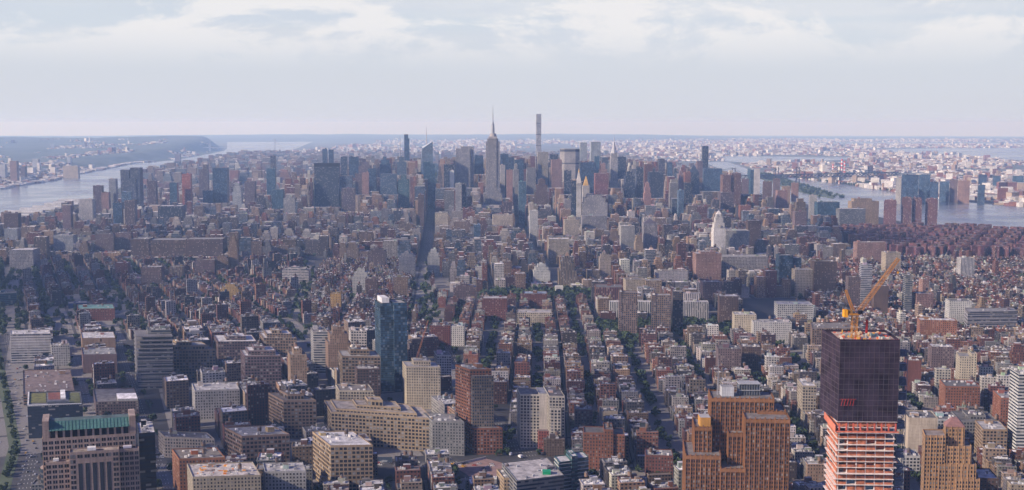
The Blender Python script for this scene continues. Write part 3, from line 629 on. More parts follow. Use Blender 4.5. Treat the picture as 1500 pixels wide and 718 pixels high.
hero(ab, a_, 'white brick apartment house', 516, 540, 395, 418, 2500, 26, 'white', 'p', -3.2, None, SETB)
hero(ab, a_, 'broad brown apartment block', 539, 565, 363, 385, 2900, 34, 'mauve', 'p', -3.2, None, PENT2)
hero(ab, a_, 'white and grey stepped apartment tower', 584, 608, 370, 398, 2750, 30, 'lgrey', 'p', -3.2, None, PENT2)
hero(ab, a_, 'white terraced apartment tower', 626, 644, 366, 400, 2800, 30, 'white', 'p', -3.2, None, SETB, lm='white terraced tower')
hero(ab, a_, 'brown slab with water tank crown', 576, 597, 406, 438, 2400, 26, 'tan', 'p')
hero(ab, a_, 'sunlit yellow cube apartment house', 484, 499, 430, 452, 2250, 20, 'yellow', 'p')
hero(ab, a_, 'dark brown apartment slab', 535, 553, 408, 435, 2420, 26, 'brown', 'p')
hero(ab, a_, 'pair fronted brown apartment house', 664, 698, 416, 445, 2350, 30, 'mauve', 'p', -3.2, None, PENT2)
hero(ab, a_, 'dark red apartment block by the park', 706, 743, 437, 462, 2150, 34, 'red', 'p', 1)
hero(ab, a_, 'brick walk-up row with white band', 629, 660, 477, 500, 1900, 26, 'red', 'p', 1)
hero(ab, a_, 'white brick walk-up block', 660, 680, 478, 500, 1900, 26, 'white', 'p', 1)
# Washington Square and the superblocks
hero(ob, o_, 'red brick law school with blue grey roof', 767, 801, 430, 450, 2290, 36, 'red', 'p', 1, roof=(.2, .26, .33), lm='law school with blue roof')
hero(lb, l_, 'cream colonnaded pair of rooftop lofts', 757, 808, 458, 478, 2080, 40, 'cream', 'w', 1, roof=(.3, .28, .27))
hero(ab, a_, 'white stepped apartment tower on the square', 782, 806, 388, 415, 2620, 34, 'white', 'p', -3.2, None, SETB)
hero(ab, a_, 'beige art deco tower with pointed crown', 819, 845, 376, 418, 2600, 38, 'sand', 'v', -3.2, None, [(0, 1, 0, 1, 0, .55), (.12, .88, .1, .9, .5, .78), (.25, .75, .25, .75, .7, .93), (.36, .64, .36, .64, .9, 1)], lm='pointed beige art deco tower', extra=pyramid(9, (.3, .2, .14), .38))
hero(ab, a_, 'slim beige apartment tower with white top', 879, 895, 370, 410, 2700, 26, 'cream', 'p', -3.2, None, PENT2)
hero(ab, a_, 'low beige apartment block beside its tower', 861, 879, 396, 414, 2680, 30, 'sand', 'p')
hero(ob, o_, 'huge cube of dark red sandstone', 873, 913, 421, 455, 2300, 50, 'red', 'v', 1, lm='red sandstone cube', clut=2)
hero(ab, a_, 'white ribbed slab behind the tan towers', 893, 954, 442, 468, 2130, 18, 'white', 'v', 1, lm='white ribbed slab')
hero(ab, a_, 'white ribbed slab above the playing field', 1001, 1038, 442, 472, 2130, 18, 'white', 'v', 1)
hero(ab, a_, 'short white ribbed end slab', 1002, 1026, 430, 445, 2250, 18, 'white', 'v', 1)
hero(at_, a_t, 'tan concrete honeycomb tower with blank flank', 907, 934, 428, 496, 1970, 26, 'tan', 'q', 3, tiers=[(0, .16, 0, 1, 0, 1), (.16, 1, .02, .98, 0, .99)], lm='left tan honeycomb tower')
hero(at_, a_t, 'second tan concrete honeycomb tower', 955, 983, 432, 496, 1975, 26, 'tan', 'q', 3, tiers=[(0, .22, 0, 1, 0, 1), (.22, 1, .02, .98, 0, .99)], lm='right tan honeycomb tower')
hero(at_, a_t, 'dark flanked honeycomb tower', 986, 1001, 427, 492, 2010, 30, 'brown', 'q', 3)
hero(ab, a_, 'pink brown apartment tower on the avenue', 1020, 1057, 369, 415, 2650, 40, 'pink', 'p', -3.2, None, [(0, 1, 0, 1, 0, .95), (.2, .8, .2, .8, .9, 1)], lm='pink brown apartment tower')
hero(ob, o_, 'long pale department store block', 1058, 1125, 376, 395, 2750, 46, 'lgrey', 'w', -3.2, None, lm='long pale store block')
hero(lb, l_, 'cream loft with cornice', 917, 944, 410, 432, 2450, 40, 'cream', 'p')
hero(lb, l_, 'cream loft with tall arches', 946, 969, 411, 430, 2440, 40, 'sand', 'w')
hero(ab, a_, 'grey beige apartment block with roof garden', 962, 1008, 397, 412, 2600, 30, 'lgrey', 'p')
hero(ab, a_, 'brown mid rise behind the white slab', 1030, 1058, 413, 440, 2350, 30, 'mauve', 'p')
hero(ab, a_, 'brown ribbed block with lit flank', 1054, 1082, 434, 475, 2100, 30, 'brown', 'p', 4)
hero(lb, l_, 'cream loft with arched top floor', 1076, 1108, 461, 505, 1960, 34, 'cream', 'p', 4)
hero(ob, o_, 'bright white painted loft', 1104, 1160, 472, 500, 1930, 30, 'white', 'p', 4, lm='bright white painted loft')
hero(ob, o_, 'white cast iron block with dark windows', 1139, 1191, 446, 466, 2110, 40, 'white', 'w', 4, lm='white cast iron block')
hero(ob, o_, 'massive tan grey block with tall windows', 1190, 1247, 481, 512, 1820, 60, 'tan', 'w', 12, -2, lm='massive tan grey block')
hero(ob, o_, 'black glass office block', 1142, 1175, 374, 408, 2480, 30, (.02, .035, .045), 'g', -3.2, tiers=[(0, .6, 0, 1, 0, 1), (.6, 1, .1, 1, 0, .93)], lm='black glass block')
hero(ab, a_, 'cream dormitory block', 1165, 1191, 395, 412, 2450, 26, 'cream', 'p')
hero(ab, a_, 'dark brown bulky apartment block', 1193, 1226, 383, 425, 2440, 40, 'brown', 'p', 2)
hero(at_, a_t, 'pale blue glass hotel tower', 1262, 1278, 388, 432, 2300, 20, 'pale', 'h', 4, lm='pale blue hotel tower')
hero(ab, a_, 'pink grey tower left of the crane boom', 1243, 1261, 406, 436, 2250, 26, 'mauve', 'p', 4)
hero(ab, a_, 'brown block behind the crane boom', 1281, 1302, 419, 442, 2200, 26, 'brown', 'n', 4)
hero(at_, a_t, 'thin grey striped hotel slab', 1327, 1337, 403, 445, 2200, 20, 'grey', 'h', 4, lm='thin striped hotel slab')
hero(ab, a_, 'pink brick tower', 1352, 1361, 409, 430, 2250, 20, 'pink', 'p')
hero(ab, a_, 'pink stone block with rounded corner', 1343, 1368, 430, 446, 2200, 26, 'pink', 'p')
hero(ab, a_, 'orange brick apartment complex', 1348, 1402, 469, 492, 1900, 26, 'orange', 'p', 8)
hero(ob, o_, 'long grey banded school block', 1418, 1490, 456, 482, 2000, 40, 'grey', 'h', 14, -4, lm='grey banded school block', extra=slabs(7, (.32, .31, .33), .5, 1.2))
hero(ab, a_, 'white fronted block with red roof beside it', 1391, 1424, 441, 460, 2080, 30, 'white', 'p', 6)
hero(ab, a_, 'white and pink housing tower pair', 1408, 1428, 378, 402, 2700, 24, 'white', 'v', lm='white and pink housing tower')
hero(ab, a_, 'broad pink cream apartment slab', 1256, 1298, 355, 378, 2950, 30, 'pink', 'p', lm='broad pink apartment slab')
hero(ab, a_, 'white penthouse building', 1298, 1320, 370, 395, 2800, 30, 'cream', 'p')
hero(ab, a_, 'grey pink brick apartment tower', 1365, 1398, 508, 545, 1650, 26, 'mauve', 'p', 8)
hero(ab, a_, 'cream fronted tower with brick flank', 1406, 1430, 520, 565, 1560, 30, 'cream', 'p', 12, tiers=[(0, .7, 0, 1, 0, .96), (.72, 1.05, 0, 1, 0, 1.04)], lm='cream tower with brick flank')
hero(lb, l_, 'brown loft pair', 1052, 1086, 511, 550, 1650, 30, 'mauve', 'p', 4)
hero(lb, l_, 'brown brick loft with cornice', 1087, 1115, 508, 540, 1690, 30, 'brown', 'p', 4)
hero(ab, a_, 'brick flat with plain side wall', 1330, 1350, 528, 560, 1560, 26, 'red', 'n', 8)
# --- Chelsea, Gramercy and the park avenues
hero(ob, o_, 'enormous long brown brick block filling a city block', 191, 326, 350, 378, 3130, 60, 'brown', 'w', -3.2, None, [(0, .2, 0, 1, 0, 1), (.2, 1, .02, 1, 0, .95), (.6, 1, 0, .9, 0, .98)], lm='enormous long brown block', clut=8)
hero(ab, a_, 'blue grey glazed block by the river', 78, 107, 345, 368, 3250, 40, 'pale', 'q')
hero(ab, a_, 'plain brick housing slab', 139, 166, 343, 370, 3250, 20, 'mauve', 'p')
hero(ab, a_, 'second plain brick housing slab', 168, 192, 341, 370, 3280, 20, 'mauve', 'p')
hero(ab, a_, 'brown square tower near the river', 5, 26, 313, 345, 3700, 30, 'brown', 'p')
hero(ob, o_, 'pale blue small office block', 6, 25, 335, 352, 3400, 30, 'pale', 'q')
hero(ab, a_, 'mauve apartment tower near the piers', 91, 103, 302, 335, 3900, 26, 'mauve', 'p')
hero(ob, o_, 'white striped block near the piers', 115, 135, 292, 322, 4300, 40, 'white', 'v', lm='white striped pier block')
hero(ab, a_, 'slim pink brown tower by the river', 136, 149, 272, 305, 4500, 26, 'mauve', 'v')
hero(ab, a_, 'shorter pink tower by the river', 148, 159, 282, 305, 4500, 26, 'pink', 'p')
hero(tw, t_w, 'grey glass tower left of the rail yard cluster', 159, 169, 262, 300, 4550, 30, 'pale', 'q')
hero(tw, t_w, 'faceted glass tower standing over the rail yards', 176, 204, 246, 300, 4480, 50, (.12, .13, .17), 'q', -3.2, None, [(0, .45, 0, 1, 0, .96), (.5, 1, 0, 1, 0, 1), (.1, .8, -.05, .9, 0, .80)], lm='rail yard glass tower', clut=-1)
hero(tw, t_w, 'brown tower rising before the rail yards', 182, 197, 294, 330, 4100, 34, 'brown', 'v')
hero(tw, t_w, 'dark blue glass block before the rail yards', 165, 178, 297, 330, 4150, 30, 'navy', 'g')
hero(tw, t_w, 'light blue glass shard block', 178, 192, 281, 300, 4250, 20, (.25, .36, .48), 'g')
hero(ab, a_, 'mauve tower right of the rail yards', 215, 228, 265, 300, 4700, 28, 'mauve', 'v')
hero(ob, o_, 'dark low telephone block', 231, 266, 302, 318, 4100, 60, 'dark', 'v')
hero(tw, t_w, 'blue green glass tower near the river', 248, 259, 268, 292, 4850, 30, 'teal', 'g')
hero(tw, t_w, 'orange netted tower under construction uptown', 266, 279, 255, 290, 4900, 30, (.50, .16, .08), 'h', lm='orange netted uptown tower')
hero(at_, a_t, 'slim grey pink twin apartment tower', 291, 304, 244, 280, 5400, 30, 'mauve', 'v', -3.2, None, [(0, 1, 0, 1, 0, .92), (.45, .95, 0, 1, .9, 1.05)])
hero(tw, t_w, 'tall dark blue glass slab', 311, 332, 246, 297, 5000, 50, 'navy', 'g', lm='dark blue west side slab', clut=-1)
hero(tw, t_w, 'low dark wing of the blue slab', 297, 311, 279, 297, 4950, 40, 'navy', 'g')
hero(ob, o_, 'pale banded wedding cake block', 340, 353, 268, 300, 4700, 40, 'pale', 'h', -3.2, None, SETB)
hero(tw, t_w, 'dark mauve square tower', 358, 373, 266, 295, 4900, 40, 'mauve', 'w')
hero(tw, t_w, 'teal glass apartment tower', 390, 403, 247, 285, 5200, 30, 'teal', 'g')
hero(at_, a_t, 'dark slim apartment tower uptown', 396, 403, 228, 250, 5700, 25, 'mauve', 'd')
hero(tw, t_w, 'green glass block', 398, 415, 278, 306, 4700, 30, 'teal', 'g')
hero(ob, o_, 'light grey ribbed block', 415, 432, 287, 312, 4500, 30, 'lgrey', 'v', -3.2, None, PENT)
def penncap(e, A_, B_, a0, a1, D, H, c):
    b = MB(); b.prism(rect(0, 0, A_, B_, a0-.3, a1+.3, -.3, D+.3), H-14, H-1, (.02, .02, .025), (.1, .1, .1)); b.build('dark_crown', FAC, e)
hero(tw, t_w, 'wide dark slate slab tower', 460, 496, 239, 303, 4568, 40, (.05, .06, .08), 'h', lm='wide dark slate slab', clut=-1, extra=penncap)
hero(tw, t_w, 'dark blue twin glass tower far uptown', 472, 488, 218, 238, 6300, 40, 'navy', 'g', -3.2, None, [(0, .42, 0, 1, 0, 1), (.58, 1, 0, 1, 0, .98)])
hero(tw, t_w, 'dark blue tower behind the slate slab', 499, 508, 230, 275, 5800, 40, 'navy', 'd')
hero(tw, t_w, 'navy glass tower', 511, 525, 230, 260, 5500, 40, 'navy', 'g')
hero(tw, t_w, 'mauve tower with pale pointed top', 525, 542, 233, 265, 5500, 50, 'mauve', 'w', -3.2, None, PENT2, extra=spire(.9, 22, 4))
hero(tw, t_w, 'dark blue square tower', 539, 551, 247, 280, 5000, 40, 'navy', 'g')
hero(tw, t_w, 'teal tower with notched top', 556, 572, 230, 260, 5700, 40, 'teal', 'g', -3.2, None, PENT2)
hero(tw, t_w, 'blue grey broad slab', 557, 581, 255, 285, 4900, 40, 'blue', 'h')
hero(tw, t_w, 'blue green striped tower', 583, 599, 257, 305, 4700, 40, 'teal', 'w', -3.2, None, PENT)
hero(tw, t_w, 'blue grey tower with tall antenna', 581, 595, 230, 256, 5300, 40, 'blue', 'w', -3.2, None, PENT, extra=spire(.95, 95, 3.2, (.35, .36, .4), 'antenna', .35), lm='antenna topped tower')
hero(at_, a_t, 'very slim dark blue skyscraper', 592, 599.5, 197, 235, 6250, 30, 'navy', 'g', -3.2, None, [(0, 1, 0, 1, 0, .93), (0, .75, 0, 1, .9, 1)], lm='very slim dark blue skyscraper', clut=-1)
def bankcut(e, A_, B_, a0, a1, D, H, c):
    w = a1-a0; b = MB()
    def P_(fa, fb, z): return ((a0+fa*w)*A_[0]+fb*D*B_[0], (a0+fa*w)*A_[1]+fb*D*B_[1], z)
    lo = .25*H; win = (.94, .85, 1)
    base = [P_(0, 0, lo), P_(1, 0, lo), P_(1, 1, lo), P_(0, 1, lo)]; top = [P_(.28, .2, H*.93), P_(1, .05, H*1.04), P_(.95, .9, H*1.04), P_(.22, .9, H*.95)]
    for i in range(4): b.poly([base[i], base[(i+1) % 4], top[(i+1) % 4], top[i]], c, win, [(0, 0), (18, 0), (18, 60), (0, 60)])
    b.poly(top, (.4, .45, .5)); b.build('faceted_crown', FAC, e)
    s_ = MB(); p = P_(.55, .5, H); s_.tube(p, (p[0], p[1], H+78), 2.6, .4, 8, (.5, .5, .52)); s_.build('spire', FAC, e)
hero(tw, t_w, 'pale faceted crystal tower with needle spire', 613, 634, 211, 255, 5275, 55, (.30, .34, .38), 'g', -3.2, None, [(0, 1, 0, 1, 0, .25)], lm='crystal tower with needle', extra=bankcut, clut=-1)
hero(tw, t_w, 'deep green glass tower', 620, 637, 237, 262, 5000, 40, (.03, .12, .14), 'g', tiers=[(0, 1, 0, 1, 0, .95), (0, .6, 0, 1, .9, 1)])
hero(tw, t_w, 'mauve shaft left of the beige tower', 520, 530, 255, 285, 4900, 30, 'mauve', 'w')
hero(tw, t_w, 'pinkish beige tower', 530, 540, 253, 285, 4800, 30, 'pink', 'p')
hero(tw, t_w, 'brown grey ribbed tower', 500, 520, 276, 310, 4400, 40, 'mauve', 'v')
hero(tw, t_w, 'grey green block behind the ribbed tower', 496, 516, 258, 280, 4800, 40, 'grey', 'g')
hero(tw, t_w, 'big pale stone stepped tower', 667, 694, 215, 275, 5000, 50, 'lgrey', 'v', -3.2, None, [(0, .8, 0, 1, 0, .83), (.03, .8, .1, 1, .8, .97), (.3, 1, .3, 1.1, 0, 1)], lm='pale stone stepped tower', clut=-1)
hero(tw, t_w, 'dark tower left of the pale stone tower', 650, 667, 241, 275, 4900, 40, 'dark', 'd')
hero(ob, o_, 'small white shaft', 659, 665, 250, 272, 4600, 20, 'white', 'n')
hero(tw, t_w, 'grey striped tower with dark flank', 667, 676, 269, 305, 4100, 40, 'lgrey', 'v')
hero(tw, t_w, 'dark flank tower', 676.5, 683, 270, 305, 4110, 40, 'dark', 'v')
hero(tw, t_w, 'dark blue tower left of the great spire', 695, 708, 228, 255, 5300, 40, 'navy', 'g')
hero(tw, t_w, 'thin brown tower on the sixth avenue edge', 612, 621, 285, 338, 4050, 30, 'brown', 'p', lm='thin brown avenue tower')
hero(ab, a_, 'blue glass sliver tower', 694, 704, 329, 358, 3650, 20, (.16, .28, .42), 'g', lm='blue glass sliver')
hero(lb, l_, 'cream grid loft left of the avenue', 637, 656, 312, 330, 3900, 40, 'cream', 'w')
hero(lb, l_, 'broad cream loft', 722, 751, 315, 330, 3800, 40, 'cream', 'w')
hero(tw, t_w, 'dark twin topped tower right of the great spire', 733, 745, 226, 260, 5500, 40, 'navy', 'g')
hero(tw, t_w, 'dark blue tower with flat roof', 745, 753, 231, 270, 5300, 30, 'navy', 'g')
hero(tw, t_w, 'teal black tower', 754, 767, 234, 270, 5200, 40, (.04, .07, .09), 'g')
hero(tw, t_w, 'pale grey slim tower', 752, 760, 241, 290, 4700, 30, 'lgrey', 'v', -3.2, None, PENT)
hero(tw, t_w, 'light grey slab beside the great spire', 733, 740, 242, 290, 4800, 30, 'lgrey', 'p')
hero(tw, t_w, 'pinkish slab tower', 742, 751, 249, 290, 4600, 30, 'pink', 'p')
hero(at_, a_t, 'pale teal glass residential tower', 760, 771, 266, 298, 4300, 26, (.20, .34, .38), 'g')
hero(tw, t_w, 'grey broad midtown block', 772, 785, 246, 285, 5000, 40, 'grey', 'w')
hero(tw, t_w, 'sunlit cream edged slab', 788, 803, 223, 275, 5900, 40, 'cream', 'v', lm='cream edged slab', clut=-1)
hero(tw, t_w, 'dark box behind the wide octagonal slab', 806, 818, 226, 245, 5900, 40, 'navy', 'd')
hero(tw, t_w, 'pinkish office slab', 808, 823, 234, 275, 5250, 40, 'pink', 'p')
hero(tw, t_w, 'dark tower before the wide slab', 827, 837, 250, 285, 4800, 30, 'navy', 'd')
hero(ab, a_, 'dark brown tower with lit crown', 784, 804, 263, 300, 4300, 40, 'brown', 'p', -3.2, None, SETB, lm='dark brown lit crown tower')
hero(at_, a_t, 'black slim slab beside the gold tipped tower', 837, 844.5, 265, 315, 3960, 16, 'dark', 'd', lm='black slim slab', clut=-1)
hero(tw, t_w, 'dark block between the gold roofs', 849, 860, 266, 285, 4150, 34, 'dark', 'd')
hero(ob, o_, 'massive pale limestone insurance block', 853, 890, 286, 318, 3950, 60, 'lgrey', 'v', -3.2, None, [(0, 1, 0, 1, 0, .8), (.08, .92, .1, .9, .75, .93), (.2, .8, .2, .8, .9, 1)], lm='massive limestone block')
hero(tw, t_w, 'wide navy glass slab', 850, 873, 238, 283, 5000, 40, 'navy', 'g', lm='wide navy slab')
hero(tw, t_w, 'red brown ribbed tower', 872, 891, 254, 285, 4700, 40, (.30, .11, .09), 'v')
hero(tw, t_w, 'tan stepped tower with small crown', 877, 891, 240, 256, 5000, 40, 'pink', 'p', -3.2, None, SETB)
hero(tw, t_w, 'bright teal glass tower', 871.5, 878, 229, 255, 5700, 30, (.08, .22, .26), 'g')
hero(tw, t_w, 'pale tower with slanted wedge top', 866, 880, 208, 235, 5950, 46, 'pale', 'h', lm='pale wedge topped tower', clut=-1)
hero(tw, t_w, 'pale distant glass tower', 850, 860, 209, 235, 6300, 40, 'pale', 'h')
hero(tw, t_w, 'dark tower right of the art deco spire', 905, 917, 230, 262, 5500, 40, 'navy', 'd')
hero(tw, t_w, 'dark blue notched slab', 916, 930, 252, 290, 4900, 40, 'navy', 'd', -3.2, None, PENT)
hero(tw, t_w, 'slim black tower', 933, 942, 245, 290, 5000, 30, 'dark', 'd')
hero(tw, t_w, 'wide blue black slab', 951, 972, 252, 290, 4900, 40, 'navy', 'w')
hero(tw, t_w, 'brown blue tower behind the wide slab', 965, 974, 233, 255, 5700, 30, 'mauve', 'd')
hero(tw, t_w, 'blue grey far tower', 978, 985, 238, 258, 5700, 30, 'blue', 'g')
hero(at_, a_t, 'pink brown tower with spiked crown', 994, 1002, 250, 290, 5200, 30, 'pink', 'p', -3.2, None, SETB, extra=spire(.95, 25, 3))
hero(at_, a_t, 'reddish pink tower', 1003, 1012, 252, 285, 5250, 30, 'rust', 'p')
hero(tw, t_w, 'dark blue tower with pointed shoulder', 1011, 1024, 253, 285, 5300, 40, 'navy', 'd', extra=pyramid(36, (.03, .04, .06), 0))
hero(at_, a_t, 'tall black brown monolith tower', 1029.5, 1038, 214, 260, 5735, 26, (.03, .025, .03), 'd', lm='tall black monolith', clut=-1)
hero(at_, a_t, 'mauve tower beside the black monolith', 1021.5, 1029.5, 236, 260, 5600, 26, 'mauve', 'p')
hero(ob, o_, 'long blue grey glass slab', 1031, 1058, 247, 280, 5400, 24, 'blue', 'g', lm='long blue grey slab')
hero(at_, a_t, 'brown ribbed apartment tower pair', 1059, 1086, 254, 300, 4300, 40, (.22, .12, .10), 'v', -3.2, None, [(0, .45, 0, 1, 0, .97), (.5, 1, .1, 1.1, 0, 1)], lm='brown ribbed tower pair')
hero(ob, o_, 'bluish brown block below the ribbed towers', 1056, 1075, 282, 306, 4100, 40, 'mauve', 'h')
hero(ob, o_, 'narrow white slab beside the river with green side', 1105, 1113.5, 248, 284, 5300, 60, 'white', 'n', lm='narrow white river slab', clut=-1)
hero(ob, o_, 'green glass face of the river slab', 1100, 1105, 248, 284, 5302, 60, 'teal', 'g', clut=-1)
hero(tw, t_w, 'dark tower with white edge', 1003, 1014, 268, 298, 4500, 30, 'dark', 'd')
hero(ab, a_, 'pink tower left of the dark slab', 944, 954, 268, 300, 4500, 26, 'pink', 'p', -3.2, None, SETB)
hero(at_, a_t, 'light blue glass tower', 994, 1002, 279, 312, 4200, 24, (.25, .36, .48), 'g')
hero(ob, o_, 'white columned hall block', 1063, 1098, 338, 360, 3150, 50, 'white', 'v', lm='white columned hall')
hero(ab, a_, 'slim white topped tower', 776, 788, 309, 335, 3700, 26, 'white', 'p')
hero(lb, l_, 'cream stepped loft', 827, 849, 318, 345, 3600, 34, 'cream', 'w', -3.2, None, PENT)
hero(lb, l_, 'pale columned loft block', 853, 889, 316, 335, 3650, 40, 'lgrey', 'v')
hero(ab, a_, 'grey beige apartment tower', 910, 930, 331, 365, 3200, 30, 'lgrey', 'p')
hero(ab, a_, 'stepped yellow beige tower', 931, 942, 345, 370, 3150, 26, 'sand', 'p', -3.2, None, SETB)
hero(ab, a_, 'tall pale ribbed apartment tower with mansard', 943, 963, 327, 365, 3250, 30, 'lgrey', 'v', extra=pyramid(12, (.08, .07, .09), .05), lm='pale ribbed mansard tower')
hero(ab, a_, 'brown apartment slab', 1096, 1115, 323, 350, 3300, 26, 'brown', 'p')
hero(lb, l_, 'cream grid loft on the avenue', 804, 834, 350, 375, 3050, 40, 'cream', 'w', lm='cream grid avenue loft')
hero(ab, a_, 'pink grey tower near the east river', 1139, 1154, 279, 305, 4400, 26, 'pink', 'p')
hero(ab, a_, 'mauve box tower', 1165, 1182, 310, 330, 3800, 30, 'mauve', 'p')
hero(ob, o_, 'teal glass hospital block', 1198, 1230, 296, 315, 4250, 40, 'teal', 'g', lm='teal hospital block')
hero(ob, o_, 'cream stone hospital tower', 1248, 1288, 291, 318, 4200, 40, 'sand', 'p', -3.2, None, [(0, 1, 0, 1, 0, .9), (.1, .75, .1, .9, .85, 1)], lm='cream hospital tower')
hero(ob, o_, 'dark topped white hospital block', 1230, 1268, 306, 322, 4100, 40, 'grey', 'h')
WS_ = [(0, 1, 0, 1, 0, .96), (.08, .92, .1, .9, .9, 1)]
for a, c, v, n in ((1295, 1313.5, 293, 'lone dark brick river tower'), (1321, 1336, 289, 'first of the joined brick river towers'), (1336.5, 1351, 290, 'second of the joined brick river towers'), (1356, 1374, 291, 'outer dark brick river tower')):
    hero(at_, a_t, n, a, c, v, 328, 4100, 26, (.20, .085, .08), 'v', 19, None, WS_, lm='joined brick river towers' if 'first' in n else None)
for u0, u1, v, Y, cl, n in ((1313, 1321, 261, 5350, 'lgrey', 'pale edged glass tower'), (1321, 1346, 256, 5300, 'navy', 'broad navy glass tower'), (1346.5, 1363, 256, 5400, 'blue', 'blue glass tower pair'), (1363, 1375, 267, 5250, 'navy', 'dark glass tower'), (1377, 1391, 266, 5500, 'blue', 'blue grey tower'),
                            (1392, 1403, 263, 5450, 'mauve', 'mauve tower'), (1404, 1421, 265, 5400, 'pink', 'pinkish ribbed tower'), (1433, 1443, 271, 5300, 'dark', 'black square tower'), (1434, 1446, 256, 6500, 'navy', 'small navy tower'), (1455, 1466, 258, 6600, 'blue', 'small blue tower'), (1484, 1500, 258, 6500, 'teal', 'teal tower at the edge'), (1414, 1424, 258, 6900, 'pink', 'pink far tower')):
    hero(at_, a_t, n+' across the east river', u0, u1, v, v+25, Y, 30, cl, 'g' if cl in ('navy', 'blue', 'teal', 'dark') else 'p', 17, lm='far shore glass towers' if 'broad' in n else None)
# ---------------------------------------------------------------- landmarks built one by one
def base(name, cat, desc, u, vt, vb, Y, hw_u, lm=None):
    X, _, Z = at(u, vt, Y); g0 = gz(X, Y); e = empty(name, (X, Y, g0)); e['category'] = cat
    if lm: LM[lm] = (u, (vt+vb)/2); e['lmk'] = lm
    want_label(e, desc, u, (vt+vb)/2); HEROCAP.append((u-hw_u, u+hw_u, vb, Y)); return e, X, Z-g0
def foot(X, Y, A_, B_, a0, a1, b0, b1): HEROFP.append((rect(X, Y, A_, B_, a0-3, a1+3, b0-3, b1+3), X, Y))
A_, B_ = axes(-3.2)
def tb(mb, x0, x1, y0, y1, z0, z1, c, st='n', roof=None, par=0, A=None, B=None):
    s_ = ST[st]; mb.prism(rect(0, 0, A or A_, B or B_, x0, x1, y0, y1), z0, z1, c, roof or (.2, .2, .2), s_[:3], s_[3], s_[4], par=par)
# the great art deco spire tower
Y0 = 4595; e, X, H_ = base('art_deco_skyscraper', 'skyscraper', 'tall grey skyscraper with domed crown and antenna', 722, 199, 300, Y0, 11, 'great art deco spire')
c = (.34, .32, .31); w = 27
m_ = MB(); H_ = 320
tb(m_, -w*1.9, w*1.9, -6, 58, 0, 26, c, 'v'); tb(m_, -w*1.35, w*1.35, 0, 52, 26, 95, c, 'v'); tb(m_, -w*1.12, w*1.12, 3, 49, 95, 115, c, 'v')
tb(m_, -w, w, 5, 47, 115, 300, c, 'v'); tb(m_, -w*.55, w*.55, 3, 49, 115, 312, c, 'v'); tb(m_, -w*.8, w*.8, 8, 44, 300, 312, c, 'v'); tb(m_, -w*.62, w*.62, 11, 41, 312, 320, c, 'n'); m_.build('tower_shaft', FR, e)
m_ = MB(); m_.tube((0, 26, 320), (0, 26, 332), 15, 12, 12, c); m_.tube((0, 26, 332), (0, 26, 365), 6.5, 5.5, 12, (.30, .31, .33)); m_.tube((0, 26, 365), (0, 26, 381), 5.5, 1.6, 12, (.28, .29, .32)); m_.build('mooring_mast', FR, e)
m_ = MB(); m_.tube((0, 26, 381), (0, 26, 410), 2.0, 1.5, 6, (.3, .3, .33)); m_.tube((0, 26, 410), (0, 26, 443), 1.1, .5, 6, (.3, .3, .33)); m_.build('antenna', FR, e); foot(X, Y0, A_, B_, -50, 50, -6, 60)
# pencil tower
Y0 = 6430; e, X, H_ = base('pencil_skyscraper', 'skyscraper', 'extremely slender pale grid skyscraper', 789.3, 166.5, 225, Y0, 5, 'slender pale pencil skyscraper')
m_ = MB(); w = 13.7; H_ = 426
m_.prism(rect(0, 0, A_, B_, -w, w, 0, 2*w), 0, H_, (.40, .40, .42), (.3, .3, .3), (.62, .62, .45), 4.56, 4.75); m_.build('tower_shaft', FR, e)
m_ = MB()
for k in range(6): z = 62+k*62; m_.prism(rect(0, 0, A_, B_, -w-.15, w+.15, -.15, 2*w+.15), z, z+5, (.12, .12, .14), (.1, .1, .1))
m_.build('open_floors', FR, e); foot(X, Y0, A_, B_, -w, w, 0, 30)
# wide octagonal slab
Y0 = 5444; e, X, H_ = base('octagonal_office_slab', 'office tower', 'wide grey octagonal slab with dark top band', 835, 218.6, 262, Y0, 15, 'wide octagonal slab')
m_ = MB(); w = 47; oct_ = [(-w, 14), (-w*.55, 0), (w*.55, 0), (w, 14), (w, 24), (w*.55, 38), (-w*.55, 38), (-w, 24)]
def zone_(z0, z1, c, st, k=1): s_ = ST[st]; m_.prism([(x*k, 19+(y-19)*k) for x, y in oct_], z0, z1, c, (.2, .2, .2), s_[:3], 2.6, s_[4])
zone_(0, 42, (.25, .24, .23), 'p', 1.1); zone_(42, H_-70, (.33, .31, .30), 'p'); zone_(H_-70, H_-64, (.07, .07, .08), 'n', .98); zone_(H_-64, H_-12, (.33, .31, .30), 'p'); zone_(H_-12, H_-1, (.06, .06, .07), 'n', .985); zone_(H_-1, H_+2, (.3, .29, .28), 'n'); m_.build('tower_shaft', FR, e)
foot(X, Y0, (1, 0), (0, 1), -w, w, 0, 40)
# stainless crown art deco spire
Y0 = 5322; e, X, H_ = base('needle_crown_skyscraper', 'skyscraper', 'pale skyscraper tapering to a steel needle', 900, 203, 275, Y0, 6, 'steel needle skyscraper')
m_ = MB(); c = (.44, .42, .41); tb(m_, -32, 32, -6, 40, 0, 70, c, 'p'); tb(m_, -24, 24, 0, 34, 70, 110, c, 'p'); tb(m_, -16.5, 16.5, 2, 32, 110, 210, c, 'v'); tb(m_, -14, 14, 4, 30, 210, 236, c, 'v'); m_.build('tower_shaft', FR, e)
m_ = MB(); z = 236; r = 16
for k in range(6): m_.tube((0, 17, z), (0, 17, z+8.5), r, r*.82, 8, (.48, .49, .52)); z += 8.5; r *= .79
m_.build('arched_crown', FR, e); m_ = MB(); m_.tube((0, 17, z), (0, 17, 319), r*.6, .4, 6, (.4, .41, .44)); m_.build('needle', FR, e); foot(X, Y0, A_, B_, -34, 34, -6, 42)
